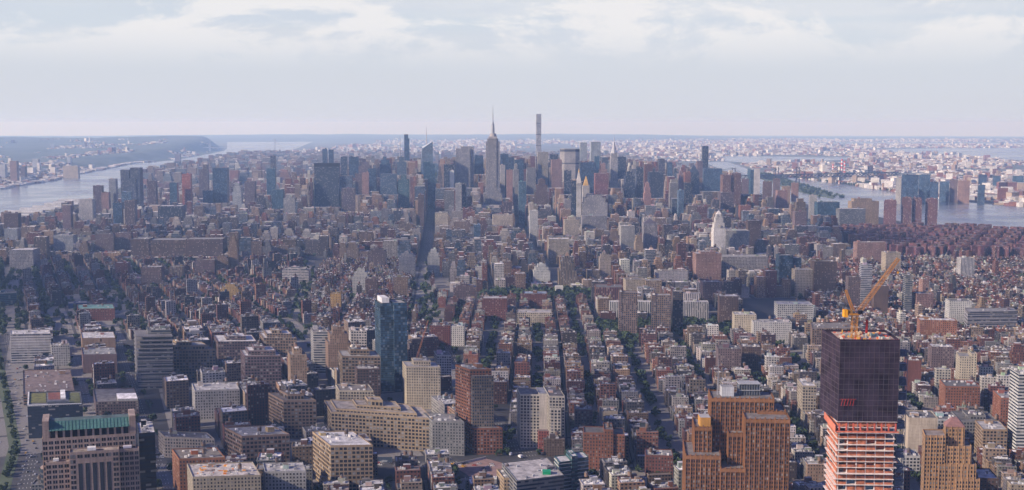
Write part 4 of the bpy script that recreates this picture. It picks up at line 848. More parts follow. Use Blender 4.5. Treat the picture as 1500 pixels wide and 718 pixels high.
# white clock tower with temple top (1055, 309)
Y0 = 3100; e, X, H_ = base('white_clock_tower', 'office tower', 'white limestone office tower topped by a lantern temple', 1054.6, 309, 362, Y0, 9, 'white lantern topped tower')
m_ = MB(); c = (.56, .54, .52); k = H_; tb(m_, -16, 16, 0, 28, 0, k*.66, c, 'p'); tb(m_, -14, 14, 2, 26, k*.66, k*.76, c, 'p'); tb(m_, -10.5, 10.5, 5, 23, k*.76, k*.86, c, 'w'); m_.build('tower_shaft', FR, e)
m_ = MB(); tb(m_, -7.5, 7.5, 7, 21, k*.86, k*.93, c, 'v'); m_.prism(rect(0, 0, A_, B_, -6.5, 6.5, 8, 20), k*.93, k, c, c, taper=rect(0, 0, A_, B_, -1, 1, 13, 15)); m_.build('lantern_temple', FR, e)
m_ = MB(); m_.tube((-.5, -.02, k*.70), (-.5, -.35, k*.70), 4.2, 4.2, 16, (.5, .47, .4)); m_.build('clock_face', FR, e); foot(X, Y0, A_, B_, -17, 17, 0, 29)
# gold tipped campanile and gold pyramid
Y0 = 3955; e, X, H_ = base('campanile_tower', 'office tower', 'slim white campanile with gold lantern beside the black slab', 848.3, 262, 310, Y0, 3, 'white campanile with gold tip')
m_ = MB(); k = H_; c = (.55, .53, .50); tb(m_, -8, 8, 0, 20, 0, k*.88, c, 'p'); tb(m_, -9, 9, -1, 21, k*.88, k*.92, c, 'v'); m_.build('tower_shaft', FR, e)
m_ = MB(); m_.prism(rect(0, 0, A_, B_, -8, 8, 0, 20), k*.92, k*1.12, (.45, .42, .38), c, taper=rect(0, 0, A_, B_, -2, 2, 8, 12)); m_.build('pyramid_roof', FR, e); m_ = MB(); m_.tube((0, 10, k*1.12), (0, 10, k*1.2), 2.6, .3, 8, (.75, .48, .12)); m_.build('gold_lantern', FR, e); foot(X, Y0, A_, B_, -9, 9, 0, 21)
Y0 = 4080; e, X, H_ = base('gold_pyramid_tower', 'office tower', 'stone tower whose steep pyramid roof is gilded', 859, 272, 300, Y0, 4, 'gilded pyramid roof tower')
m_ = MB(); k = H_; tb(m_, -24, 24, 0, 30, 0, k*.6, (.4, .38, .35), 'p'); tb(m_, -12, 12, 6, 28, k*.6, k, (.4, .38, .35), 'p'); m_.build('tower_shaft', FR, e); m_ = MB(); m_.prism(rect(0, 0, A_, B_, -9, 9, 8, 26), k, k+34, (.5, .32, .10), (.5, .32, .1), taper=rect(0, 0, A_, B_, -.6, .6, 16.5, 17.5)); m_.build('gilded_pyramid', FR, e); foot(X, Y0, A_, B_, -25, 25, 0, 31)
# marble arch
Y0 = 2463; e, X, H_ = base('marble_arch', 'arch', 'white marble triumphal arch at the head of the avenue', 819, 423.5, 436, Y0, 9, 'white marble arch')
m_ = MB(); c = (.62, .60, .56); m_.boxa(-8.5, -4.5, 0, 6, 0, 23, c); m_.boxa(4.5, 8.5, 0, 6, 0, 23, c); m_.boxa(-4.5, 4.5, 0, 6, 16.5, 23, c); m_.boxa(-9.2, 9.2, -.6, 6.6, 19, 20, c)
for s in (-1, 1):
    for k in range(4): a = k*pi/8; m_.poly([(s*4.5, 0, 12), (s*4.5, 0, 16.5), (s*4.5*cos((k+1)*pi/8), 0, 12+4.5*sin((k+1)*pi/8)), (s*4.5*cos(a), 0, 12+4.5*sin(a))][::s], c)
m_.build('arch_body', FR, e); foot(X, Y0, (1, 0), (0, 1), -9, 9, 0, 7)
# ---- red brown art deco telephone tower (foreground right)
Y0 = 1018; e, X, H_ = base('brick_skyscraper', 'office tower', 'huge stepped orange brown brick skyscraper', 1080, 583, 718, Y0, 76, 'stepped orange brown skyscraper')
BR = (.165, .076, .036); BR2 = (.235, .112, .052); A2, B2 = axes(6, 4); wl = []
def zat(v, y): return at(1080, v, y)[2]
def uat(u, v, y): return at(u, v, y)[0]-X
wb = MB(); rb = MB(); pier = MB()
def mass(u0, u1, vt, y0, y1, bay=2.9, zb=0, name=None):
    z1 = zat(vt, y0); x0 = uat(u0, vt, y0); x1 = uat(u1, vt, y0); yl = y0-Y0
    cs = rect(0, yl, A2, B2, x0, x1, 0, y1-y0)
    wb.prism(cs, zb, z1, BR, (.17, .15, .14), par=1.2, rb=rb, rm=0)
    n = max(2, round((x1-x0)/(bay*1.45)))
    for i in range(n+1):
        a = x0+(x1-x0)*i/n; pier.prism(rect(0, yl, A2, B2, max(x0, a-.55), min(x1, a+.55), -.55, -.01), zb, z1+(.8 if i % 2 else 1.6), BR2, BR2)
    ns = max(2, round((y1-y0)/4.6))
    for i in range(ns+1):
        for xx in ((x0-.55, x0-.01), (x1+.01, x1+.55)): b_ = (y1-y0)*i/ns; pier.prism(rect(0, yl, A2, B2, xx[0], xx[1], max(0, b_-.5), b_+.5), zb, z1+.8, BR2, BR2)
    # crown band
    pier.prism(rect(0, yl, A2, B2, x0-.2, x1+.2, -.75, -.02), z1-3.6, z1-.6, BR2, BR2)
    bw = (x1-x0)/n
    for k, (p, q) in enumerate(((cs[0], cs[1]), (cs[3], cs[0]))):
        L = math.hypot(q[0]-p[0], q[1]-p[1]); nn = n if k == 0 else ns
        for j in range(int((z1-zb-5)/3.75)):
            z = z1-6.6-j*3.75
            if z < 33: break
            for i in range(nn):
                for h in ((.27, .73) if L/nn > 3.6 else (.5,)):
                    t_ = (i+h)/nn; wl.append((z, (p[0]+(q[0]-p[0])*t_, p[1]+(q[1]-p[1])*t_, z, math.atan2(q[1]-p[1], q[0]-p[0]), 1.25, 2.1), k))
    return x0, x1, z1
mass(1042, 1133, 583, 1030, 1062)
mass(1110, 1150, 601, 1026, 1060)
mass(1092, 1156, 613, 1004, 1034)
mass(1067, 1092, 634, 1018, 1036)
mass(1018, 1043, 626, 1022, 1056)
mass(1005, 1056, 668, 1008, 1056)
mass(1056, 1092, 686, 1004, 1030)
wb.build('wall', FR, e); rb.build('roof', ROOF, e); pier.build('piers', FR, e)
fr_ = sorted([w for w in wl if w[2] == 0], key=lambda w: -w[0]); sd_ = sorted([w for w in wl if w[2] == 1], key=lambda w: -w[0])
put_windows(e, [w[1] for w in fr_[:80]+sd_[:20]+fr_[80:]+sd_[20:]], GLASS, 100, .25)
zt = zat(583, 1030)-1
m_ = MB(); x0 = uat(1084, 583, 1040); x1 = uat(1114, 583, 1040)
for k in range(9): xx = x0+(x1-x0)*k/8; m_.boxa(xx-.3, xx+.3, 26, 27, zt, zt+11, (.16, .17, .18))
m_.boxa(x0, x1, 27, 38, zt, zt+9.5, (.10, .11, .13)); m_.boxa(x0-.5, x1+.5, 25.5, 38.5, zt+10.5, zt+11.2, (.35, .36, .38)); m_.boxa(x0-.5, x1+.5, 25.5, 26, zt+4.6, zt+5.2, (.35, .36, .38)); m_.build('cooling_plant', FR, e)
m_ = MB(); m_.boxa(uat(1057, 583, 1040), uat(1075, 583, 1040), 22, 32, zt, zt+9, (.42, .43, .45), roof=(.3, .3, .3)); m_.build('bulkhead', FR, e)
m_ = MB(); z2 = zat(626, 1022)-1; m_.boxa(uat(1026, 618, 1026), uat(1041, 618, 1026), 8, 22, z2, z2+9, (.48, .25, .06), roof=(.45, .45, .47)); m_.build('yellow_penthouse', FR, e)
m_ = MB(); xm = uat(1052, 560, 1046); m_.tube((xm, 28, zt), (xm, 28, zt+34), .5, .2, 6, (.3, .3, .33))
for k in range(6): m_.tube((xm-1.6, 28, zt+8+k*4), (xm+1.6, 28, zt+8+k*4), .15, n=4, col=(.3, .3, .33)); 
m_.tube((xm-1.4, 28, zt), (xm, 28, zt+24), .15, n=4, col=(.3, .3, .33)); m_.tube((xm+1.4, 28, zt), (xm, 28, zt+24), .15, n=4, col=(.3, .3, .33)); m_.build('antenna_mast', FR, e)
foot(X, Y0, A2, B2, uat(1003, 668, 1008), uat(1158, 613, 1008), -16, 50)
# ---- tan tower with green metal roof (foreground left)
Y0 = 850; e, X, H_ = base('green_roofed_tower', 'office tower', 'tan stone office tower with long green metal roof and arcaded top', 135, 618, 718, Y0, 72, 'tan tower with green metal roof')
TN = (.29, .22, .185); A3, B3 = axes(-20, -15); wl = []; wb = MB(); rb = MB(); tr = MB()
def z3(v, y=850, u=135): return at(u, v, y)[2]
def x3(u, v=650): return (at(u, v, Y0)[0]-X)
def mass3(u0, u1, vt, b0, b1, bays, wfr=.5, z0=0, dark=(), par=1, top=None):
    x0, x1 = x3(u0), x3(u1); z1 = top if top else z3(vt); cs = rect(0, 0, A3, B3, x0, x1, b0, b1); wb.prism(cs, z0, z1, TN, (.3, .25, .22), par=par, rb=rb, rm=0)
    bw = (x1-x0)/bays
    for i in range(bays):
        j = 0; z = z1-4.6
        while z > 62:
            xx = x0+bw*(i+.5)
            if i in dark:
                if j == 0: tr.prism(rect(0, 0, A3, B3, xx-bw*.3, xx+bw*.3, b0-.12, b0-.01), 62, z1-9, (.03, .035, .045), (.03, .035, .045))
                if j == 0 and top is None: wl.append((z, xx, b0, bw))
            else:
                wl.append((z, xx, b0, bw))
            z -= 3.95; j += 1
    return x0, x1, z1
mass3(66, 196, 642, 8, 34, 16)                # main back mass under the arcade
mass3(70, 103, 714 and 674, 2, 12, 4)
mass3(103, 172, 659, -3, 12, 7, dark=(1, 2, 3, 4, 5))
mass3(172, 200, 662, 2, 12, 4)
zt = z3(642)
ar = MB(); n = 11; xa, xb = x3(76), x3(188)
for k in range(n+1): xx = xa+(xb-xa)*k/n; ar.prism(rect(0, 0, A3, B3, xx-.8, xx+.8, 9, 12), zt-1, zt+5.5, TN, TN)
for a, b_ in ((x3(67), x3(76)), (x3(188), x3(197))): ar.prism(rect(0, 0, A3, B3, a, b_, 8.5, 33), zt-1, zt+13, TN, TN)
ar.prism(rect(0, 0, A3, B3, xa, xb, 12, 32), zt-1, zt+5.5, (.03, .03, .035), TN); ar.build('arcade', FR, e)
gr = MB(); cs = rect(0, 0, A3, B3, xa, xb, 7.6, 33); ct = rect(0, 0, A3, B3, xa, xb, 16, 26); gr.prism(cs, zt+5.5, zt+11, (.06, .14, .13), (.06, .10, .10), taper=ct)
for k in range(23):
    xx = xa+(xb-xa)*(k+.5)/23
    p0 = (xx*A3[0]+7.3*B3[0], xx*A3[1]+7.3*B3[1], zt+5.6); p1 = (xx*A3[0]+15.8*B3[0], xx*A3[1]+15.8*B3[1], zt+11.1); gr.tube(p0, p1, .14, n=4, col=(.05, .16, .15))
gr.build('green_roof', FR, e)
wb.build('wall', FR, e); rb.build('roof', ROOF, e); tr.build('dark_bays', FR, e)
L_ = []
for z, xx, b0, bw in sorted(wl, key=lambda q: (q[2], -q[0])):
    for h in (-.2, .2):
        x_ = xx+bw*h; L_.append((x_*A3[0]+b0*B3[0], x_*A3[1]+b0*B3[1], z, math.atan2(A3[1], A3[0]), bw*.3, 2.3))
put_windows(e, L_, GLASS, 100, .03)
m_ = MB(); m_.prism([(x3(58)+5*cos(a), 14+9*sin(a)) for a in [2*pi*k/16 for k in range(16)]], 0, z3(690), (.09, .085, .085), (.36, .28, .24), (1.01, .6, .3), 3, 4); m_.build('round_corner', FR, e)
m_ = MB(); m_.prism(rect(0, 0, A3, B3, x3(80), x3(88), 4, 10), z3(674), z3(674)+1.6, (.6, .6, .6), (.6, .6, .6)); m_.prism(rect(0, 0, A3, B3, x3(128), x3(140), 0, 5), z3(659)-.5, z3(659)+1.8, (.65, .65, .65), (.65, .65, .65)); m_.prism(rect(0, 0, A3, B3, x3(178), x3(190), 4, 10), z3(662), z3(662)+1.4, (.5, .48, .55), (.5, .48, .55)); m_.build('rooftop_plant', FR, e)
foot(X, Y0, A3, B3, x3(55), x3(202), -5, 36)
# ---- tan stepped art deco tower at lower right
Y0 = 985; e, X, H_ = base('stepped_tan_tower', 'office tower', 'stepped tan brick art deco tower with small hipped roof', 1392, 622, 718, Y0, 38, 'stepped tan art deco tower')
TC = (.33, .20, .105); wl = []; wb = MB(); rb = MB(); A4, B4 = axes(14, 2)
def m4(u0, u1, vt, b0, b1, bay=2.6):
    z1 = at(1392, vt, Y0)[2]; x0 = at(u0, vt, Y0)[0]-X; x1 = at(u1, vt, Y0)[0]-X; cs = rect(0, 0, A4, B4, x0, x1, b0, b1); wb.prism(cs, 0, z1, TC, (.2, .17, .15), par=.9, rb=rb, rm=0)
    for k in (0, 3): wl.extend([(w, k) for w in win_rows(cs[k], cs[(k+1) % 4], z1-3.6*int((z1-40)/3.6)-1.2, z1-1.2, bay, 3.6, .42, .5)])
    for i in range(int((x1-x0)/5)+1): xx = x0+i*5; wb.prism(rect(0, 0, A4, B4, xx-.3, xx+.3, b0-.4, b0-.01), 40, z1+.7, (.46, .28, .15), TC)
    return x0, x1, z1
x0, x1, z1 = m4(1387, 1415, 629, 8, 24); m4(1356, 1386, 639, 2, 24); m4(1380, 1424, 655, 3, 30); m4(1376, 1430, 680, 0, 32); m4(1400, 1434, 700, -3, 32)
wb.build('wall', FR, e); rb.build('roof', ROOF, e); hr = MB(); hr.prism(rect(0, 0, A4, B4, x0-.3, x1+.3, 7.7, 24.3), z1, z1+7, (.24, .13, .12), (.2, .11, .1), taper=rect(0, 0, A4, B4, x0+6, x1-6, 14, 18)); hr.build('hipped_roof', FR, e)
wl.sort(key=lambda q: (q[1], -q[0][2])); put_windows(e, [q[0] for q in wl], GLASS, 100, .2); foot(X, Y0, A4, B4, at(1354, 660, Y0)[0]-X, at(1436, 660, Y0)[0]-X, -4, 34)
# ---- tower under construction with netting, deck and hoist
Y0 = 782; e, X, H_ = base('unfinished_tower', 'construction tower', 'unfinished concrete tower, orange netting below, black above', 1270, 497, 718, Y0, 54, 'black netted tower')
def xx5(u, v=560): return at(u, v, Y0)[0]-X
def z5(v): return at(1270, v, Y0)[2]
A5, B5 = axes(4, 2); xL, xR = xx5(1231), xx5(1313); D5 = 36
ztop = z5(500); zn0 = z5(617); m_ = MB()
m_.prism(rect(0, 0, A5, B5, xx5(1222)+6, xR-4, 4, D5-4), 0, ztop-2, (.10, .095, .10), (.3, .25, .24)); m_.build('core', FR, e)
NET = plain('black_netting', (.030, .021, .032), .9, var=.6, sc_=.12, spec=.1); RED = plain('orange_netting', (.36, .125, .065), .85, var=.6, sc_=.3); CONC = plain('raw_concrete', (.60, .52, .48), .9)
m_ = MB(); nl = rect(0, 0, A5, B5, xL-1, xR+1, -1, D5+1); nl2 = [nl[0], nl[1], nl[2], nl[3]]
cs = [nl[0], nl[1], nl[2], (nl[3][0]-5, nl[3][1])]
m_.prism(cs, zn0, ztop+1.5, (1, 1, 1), par=1.5, bottom=True); o = m_.build('safety_netting', [NET, NET], e)
m_ = MB(); nfl = int((ztop-zn0)/3.6)
for k in range(nfl+1):
    z = zn0+(ztop-zn0)*k/nfl; 
    for i in range(4): p, q = cs[i], cs[(i+1) % 4]; m_.tube((p[0], p[1], z), (q[0], q[1], z), .16, n=4, col=(1, 1, 1))
for i in range(13):
    t_ = i/12; p = (cs[0][0]+(cs[1][0]-cs[0][0])*t_, cs[0][1]+(cs[1][1]-cs[0][1])*t_-.1); m_.tube((p[0], p[1], zn0), (p[0], p[1], ztop), .13, n=4, col=(1, 1, 1))
for i in range(6):
    t_ = i/5; p = (cs[0][0]+(cs[3][0]-cs[0][0])*t_-.1, cs[0][1]+(cs[3][1]-cs[0][1])*t_); m_.tube((p[0], p[1], zn0), (p[0], p[1], ztop), .13, n=4, col=(1, 1, 1))
m_.build('netting_frame', plain('netting_frame', (.075, .06, .07), .8), e)
# open floors below, each slab its own size
zl = zn0; k = 0; fl_h = 4.1
while zl > z5(735) and k < 30:
    z = zn0-k*fl_h; zl = z; s_ = MB(); j0 = 1.2 if k == 0 else uni(-.6, 1.5); j1 = 1.2 if k == 0 else uni(-.4, 2.2); jf = 1.2 if k == 0 else uni(.3, 2.4)
    s_.prism(rect(0, 0, A5, B5, xL-1-j0, xR+j1, -jf, D5), z-.35, z, (1, 1, 1), bottom=True); s_.build('floor_slab', [CONC, CONC], e)
    if k < 14:
        r_ = MB(); nz = z-fl_h
        for i in range(6):
            if rnd() < .82: a = xL+(xR-xL)*i/6+.4; b_ = xL+(xR-xL)*(i+1)/6-.4; r_.prism(rect(0, 0, A5, B5, a, b_, .25, .35), nz+.1, nz+uni(1.2, 3.0) if k else z-.4, (1, 1, 1))
        for i in range(4):
            a = D5*i/4+.4; r_.prism(rect(0, 0, A5, B5, xL-.4, xL-.3, a, a+D5/4-.8), nz+.1, nz+uni(1.2, 3.3), (1, 1, 1))
        r_.build('orange_net_strip', [RED, RED], e)
        c_ = MB()
        for i in range(7):
            a = xL+(xR-xL)*i/6+.5*(1 if i == 0 else -1 if i == 6 else 0); c_.prism(rect(0, 0, A5, B5, a-.35, a+.35, .5, 1.2), nz, z-.36, (1, 1, 1))
        for i in range(1, 4): c_.prism(rect(0, 0, A5, B5, xL+.1, xL+.8, D5*i/4-.35, D5*i/4+.35), nz, z-.36, (1, 1, 1))
        c_.build('columns', [CONC, CONC], e)
        i_ = MB(); i_.prism(rect(0, 0, A5, B5, xL+5, xR-5, 3, D5-3), nz, z-.4, (.30, .09, .05) if k < 9 else (.12, .2, .28)); i_.build('inner_wall', FR, e)
    k += 1
m_ = MB()
for i in range(9):
    a = xL+(xR-xL)*i/8; m_.prism(rect(0, 0, A5, B5, a-.5, a+.5, -1.8, -1.3), zn0-6.2, zn0-1.2, (.55, .12, .08)); 
m_.prism(rect(0, 0, A5, B5, xL-2, xR+2, -2.6, -2.4), zn0-7.4, zn0-6.4, (.6, .16, .1)); m_.prism(rect(0, 0, A5, B5, xL-3, xL-2.6, -2, D5), zn0-7.4, zn0-2.4, (.5, .16, .1)); m_.build('perimeter_screen', FR, e)
m_ = MB()
for i in range(5): a = xL+.5+i*2.0; m_.tube((a, -1.5, z5(594)), (a+1.0, -1.5, z5(584)), .14, n=4, col=(.6, .06, .04))
m_.tube((xL-.5, -1.5, z5(584)), (xL+11, -1.5, z5(584)), .16, n=4, col=(.4, .06, .04)); m_.build('red_braces', FR, e)
# top deck: forms, people sized clutter, concrete pile
m_ = MB(); zd = ztop+.1
m_.prism(rect(0, 0, A5, B5, xL+.2, xR-.2, .2, D5-.2), zd-.6, zd, (.36, .27, .22))
for i in range(90):
    a, b_ = uni(xL+1, xR-2), uni(.5, D5-2); m_.prism(rect(0, 0, A5, B5, a, a+uni(.4, 2), b_, b_+uni(.4, 2)), zd, zd+uni(.3, 2.2), random.choice(((.55, .12, .06), (.6, .45, .3), (.6, .58, .5), (.45, .1, .06), (.62, .35, .08), (.2, .3, .3))))
for i in range(26): a = xL+(xR-xL)*i/25; m_.tube((a*A5[0], a*A5[1]-.6, zd-2), (a*A5[0], a*A5[1]-.6, zd+1.8), .14, n=4, col=(.5, .1, .07))
m_.build('working_deck', FR, e)
# hoist tower on the right side
m_ = MB(); hx0, hx1 = xR+2.2, xR+8; zt_ = ztop-6; n = 42
for a in (hx0, hx1):
    for b_ in (2, 7): m_.tube((a, b_, 0), (a, b_, zt_), .28, n=4, col=(.2, .22, .26))
for i in range(n):
    z = zt_*i/n; z1 = zt_*(i+1)/n
    m_.prism([(hx0, 2), (hx1, 2), (hx1, 7), (hx0, 7)], z, z+.3, (.20, .22, .27), bottom=True)
    m_.tube((hx0, 2, z), (hx1, 2, z1), .14, n=4, col=(.20, .22, .27)); m_.tube((hx1, 2, z), (hx1, 7, z1), .14, n=4, col=(.20, .22, .27)); m_.tube((hx0, 2, z1), (xR+.5, 3, z1), .16, n=4, col=(.20, .22, .27))
    if i % 2: m_.prism([(hx0+.3, 2.4), (hx1-.3, 2.4), (hx1-.3, 6.6), (hx0+.3, 6.6)], z+.3, z1-.6, (.10, .12, .17))
m_.build('hoist_tower', FR, e); foot(X, Y0, A5, B5, xL-4, xR+8, -4, D5+4)
# ---- cranes
def lattice(mb, p0, p1, w0, w1, n, col, r=.22, tri=False):
    p0 = Vector(p0); p1 = Vector(p1); d = (p1-p0).normalized(); a = d.cross(Vector((0, 1, 0)))
    if a.length < .1: a = d.cross(Vector((1, 0, 0)))
    a.normalize(); b = d.cross(a).normalized(); K = ((-1, -1), (1, -1), (1, 1), (-1, 1)) if not tri else ((-1, -.6), (1, -.6), (0, 1))
    rings = [[p0+(p1-p0)*i/n+(a*x+b*y)*((w0+(w1-w0)*i/n)/2) for x, y in K] for i in range(n+1)]
    m = len(K)
    for j in range(m): mb.tube(rings[0][j], rings[-1][j], r, n=4, col=col)
    for i in range(n):
        for j in range(m):
            k = (j+1) % m; mb.tube(rings[i][j], rings[i+1][k] if i % 2 else rings[i+1][k], r*.6, n=4, col=col); mb.tube(rings[i+1][j], rings[i+1][k], r*.6, n=4, col=col)
            mb.tube(rings[i][k], rings[i+1][j], r*.5, n=4, col=col)
OG = (.50, .22, .04)
YC = 792; cx_, _, cz = at(1254, 489, YC)
cz = ztop+.1; e = empty('tower_crane', (cx_, YC, cz)); e['category'] = 'tower crane'; want_label(e, 'orange luffing crane on the unfinished tower', 1270, 430); LM['orange luffing crane'] = (1275, 430); e['lmk'] = 'orange luffing crane'
def cr(u, v, y=YC): p = at(u, v, y); return (p[0]-cx_, p[1]-YC, p[2]-cz)
zm = cr(1250, 461)[2]; xm = cr(1252, 461)[0]
m_ = MB(); lattice(m_, (xm, 0, 0), (xm, 0, zm), 3.6, 3.6, 7, OG, .17); m_.build('mast', FR, e)
m_ = MB(); m_.boxa(cr(1237, 455)[0], xm+3.6, -2, 2, zm, zm+1.0, OG); m_.boxa(cr(1240, 455)[0], xm-2, -1.6, 1.6, zm+1, zm+3.4, (.3, .16, .05)); m_.build('slewing_deck', FR, e)
m_ = MB(); m_.boxa(cr(1235.5, 455)[0], cr(1240, 455)[0]+.4, -2.4, 2.4, zm-1.5, zm+3.6, (.75, .33, .02)); m_.build('counterweight', FR, e)
m_ = MB(); m_.boxa(xm+1.5, xm+4.2, -3.8, -2, zm+.9, zm+3.6, (.5, .5, .48)); m_.build('operator_cab', [GLASS, GLASS], e)
m_ = MB(); lattice(m_, (xm-1, 0, zm+2), cr(1239, 425), 1.8, 1.2, 6, OG, .15); m_.build('a_frame', FR, e)
jt = cr(1316, 379); jb = (xm+2.6, 0, zm+2)
m_ = MB(); lattice(m_, jb, jt, 2.9, 2.1, 20, (.46, .22, .08), .16); m_.build('jib', FR, e)
m_ = MB(); m_.tube(cr(1239, 425), jt, .09, n=4, col=(.2, .15, .1)); m_.tube(jt, (jt[0], jt[1], jt[2]-9), .08, n=4, col=(.2, .15, .1)); m_.boxa(jt[0]-.5, jt[0]+.5, jt[1]-.5, jt[1]+.5, jt[2]-10.4, jt[2]-9, (.7, .35, .05)); m_.build('hoist_ropes', FR, e)
rx, _, rz = at(1269, 488, 796); e = empty('concrete_boom', (rx, 796, ztop+.1)); e['category'] = 'concrete pump'; want_label(e, 'small upright red boom on the unfinished deck', 1269, 477)
m_ = MB(); m_.tube((0, 0, 0), (0, 0, 3), .9, .7, 6, (.65, .6, .5)); m_.build('pedestal', FR, e); m_ = MB(); m_.boxa(-.55, .55, -.5, .5, 3, 12.5, (.6, .04, .03)); m_.tube((.8, 0, 3), (.8, 0, 12), .16, n=5, col=(.6, .05, .04)); m_.build('boom', FR, e)
# crawler crane boom by the avenue
p0 = at(601, 516, 1640); p1 = at(627, 470, 1690); e = empty('crawler_crane', (p0[0], 1640, .3)); e['category'] = 'crane'; want_label(e, 'brown orange lattice boom crane rising beside the glass tower', 614, 493); LM['leaning orange boom crane'] = (614, 493); e['lmk'] = 'leaning orange boom crane'
m_ = MB(); lattice(m_, (0, 0, 3), (p1[0]-p0[0], 50, p1[2]), 2.4, 1.4, 22, (.4, .17, .08), .16); m_.build('boom', FR, e); m_ = MB(); m_.boxa(-4, 4, -3, 3, 1.4, 4.4, (.5, .2, .05)); m_.boxa(-4.5, 4.5, -3.6, -2.4, 0, 1.4, (.06, .06, .06)); m_.boxa(-4.5, 4.5, 2.4, 3.6, 0, 1.4, (.06, .06, .06)); m_.build('carriage', FR, e)
HEROCAP.append((600, 630, 514, 1640)); HEROFP.append((rect(p0[0], 1640, (1, 0), (0, 1), -12, 30, -12, 50), p0[0], 1640))
# ---- bridges
def bridge(name, desc, P, deck, towers, th, col, cat='bridge', w=12, truss=0, cable=True, lm=None):
    x0, y0 = P[0]; e = empty(name, (x0, y0, gz(x0, y0))); e['category'] = cat; u, v = proj((P[0][0]+P[-1][0])/2, (P[0][1]+P[-1][1])/2, 60); want_label(e, desc, u, v)
    if lm: LM[lm] = (u, v); e['lmk'] = lm
    def lp(t_, z): x = P[0][0]+(P[-1][0]-P[0][0])*t_; y = P[0][1]+(P[-1][1]-P[0][1])*t_; return Vector((x-x0, y-y0, z))
    d = (lp(1, 0)-lp(0, 0)).normalized(); nrm = Vector((-d.y, d.x, 0)); m_ = MB(); n = 30
    a0, a1 = lp(0, 0), lp(1, 0); cs = [tuple((a0-nrm*w)[:2]), tuple((a1-nrm*w)[:2]), tuple((a1+nrm*w)[:2]), tuple((a0+nrm*w)[:2])]
    m_.prism(cs, deck-3, deck, col, col, bottom=True); m_.build('deck', FR, e)
    if truss:
        m_ = MB()
        for i in range(n*2):
            for s in (-1, 1):
                q0 = lp(i/(n*2), deck)+nrm*w*s; q1 = lp((i+1)/(n*2), deck)+nrm*w*s; up_ = Vector((0, 0, truss))
                m_.tube(q0, q1+up_, 1.7, n=4, col=col); m_.tube(q0+up_, q1, 1.7, n=4, col=col); m_.tube(q0+up_, q1+up_, 2.2, n=4, col=col)
        m_.build('truss', FR, e)
    for tt in towers:
        m_ = MB()
        for s in (-1, 1): q = lp(tt, -1)+nrm*w*s*1.05; m_.tube(q, q+Vector((0, 0, th)), 4.2, 3, 4, col)
        for zz_ in (deck+8, th*.75, th-4): m_.tube(lp(tt, zz_)-nrm*w, lp(tt, zz_)+nrm*w, 2.2, n=4, col=col)
        m_.build('bridge_tower', FR, e)
    if cable:
        for s in (-1, 1):
            m_ = MB(); ks = [0]+list(towers)+[1]; 
            for a, b_ in zip(ks, ks[1:]):
                for i in range(16):
                    def cz_(f): return (deck+6+(th-deck-6)*(2*f-1)**2) if (a in towers and b_ in towers) else (deck+(th-deck)*(f if b_ in towers else 1-f))
                    m_.tube(lp(a+(b_-a)*i/16, cz_(i/16))+nrm*w*s, lp(a+(b_-a)*(i+1)/16, cz_((i+1)/16))+nrm*w*s, 1.0, n=4, col=col)
            m_.build('cable', FR, e)
bridge('suspension_bridge', 'faint grey suspension bridge far up the wide river', [(-4330, 15900), (-3050, 15300)], 64, [.16, .93], 184, (.33, .35, .38), lm='far suspension bridge')
bridge('cantilever_bridge', 'dark steel cantilever bridge across the east river', [(900, 6750), (2500, 7450)], 42, [.27, .45, .54, .72], 108, (.06, .055, .075), w=14, truss=20, lm='steel cantilever bridge')
# ---- far chimneys
for i, (u, vt_, vb_) in enumerate(((1233.5, 233, 252), (1220.5, 241, 252), (1237.5, 236, 252))):
    Y0 = 8600; x_, _, z_ = at(u, vt_, Y0); g0 = gz(x_, Y0); e = empty('power_chimney', (x_, Y0, g0)); e['category'] = 'chimney'; e['group'] = 'red and white power plant chimneys'; want_label(e, ('tallest red and white chimney', 'separate red and white chimney', 'slimmer red and white chimney')[i]+' of the far power plant', u, 243)
    m_ = MB(); H_ = z_-g0
    for k in range(8): m_.tube((0, 0, H_*k/8), (0, 0, H_*(k+1)/8), 9-k*.4, 8.6-k*.4, 10, (.6, .06, .05) if k % 2 else (.7, .7, .7))
    m_.build('stack', FR, e)
for u0, u1, vt_, Y0, c_, ds in ((1205, 1212, 242, 8000, 'white', 'white power plant boiler house'), (1231, 1240, 244, 8650, 'white', 'white block under the striped chimneys')): hero('power_plant', 'power plant', ds, u0, u1, vt_, 253, Y0, 60, c_, 'n', clut=-1)
# ---- across the wide river: towers on the far bank
YN = lambda u, v: min(14000, max(5200, ground(u, v)[1]))
for i, (u0, u1, vt_, vb_, c_, ds) in enumerate(((-4, 7, 241, 264, 'pale', 'white apartment tower at the photo edge'), (14, 24, 236, 266, 'pink', 'tall pinkish tower'), (47, 56, 233, 250, 'pale', 'grey tower among low blocks'), (75, 86, 215, 224, 'white', 'white block on the ridge'), (101, 105, 217, 224, 'white', 'slim white block on the ridge'),
        (92, 114, 243, 258, 'cream', 'white hospital like terminal block'), (98, 103, 230, 244, 'pale', 'white water tower'), (171, 178, 216, 228, 'cream', 'first of twin white towers'), (181, 188, 216, 228, 'cream', 'second of twin white towers'), (204, 212, 213, 222, 'lgrey', 'grey ridge apartment block'), (107, 122, 219, 227, 'mauve', 'brown ridge block'), (148, 153, 214, 219, 'white', 'tiny white ridge block'), (256, 264, 226, 236, 'mauve', 'riverside brown block'), (214, 227, 215, 221, 'pink', 'long pink ridge block'), (30, 36, 244, 262, 'mauve', 'mauve waterfront block'))):
    Yb = ground((u0+u1)/2, vb_+3)[1]; xx_ = at((u0+u1)/2, vt_, Yb)[0]
    hero('far_bank_tower', 'apartment tower', ds+' across the wide river', u0, u1, vt_, vb_, Yb, 40, c_, 'p', clut=-1, par=0, lm='twin white far bank towers' if 'first' in ds else None)
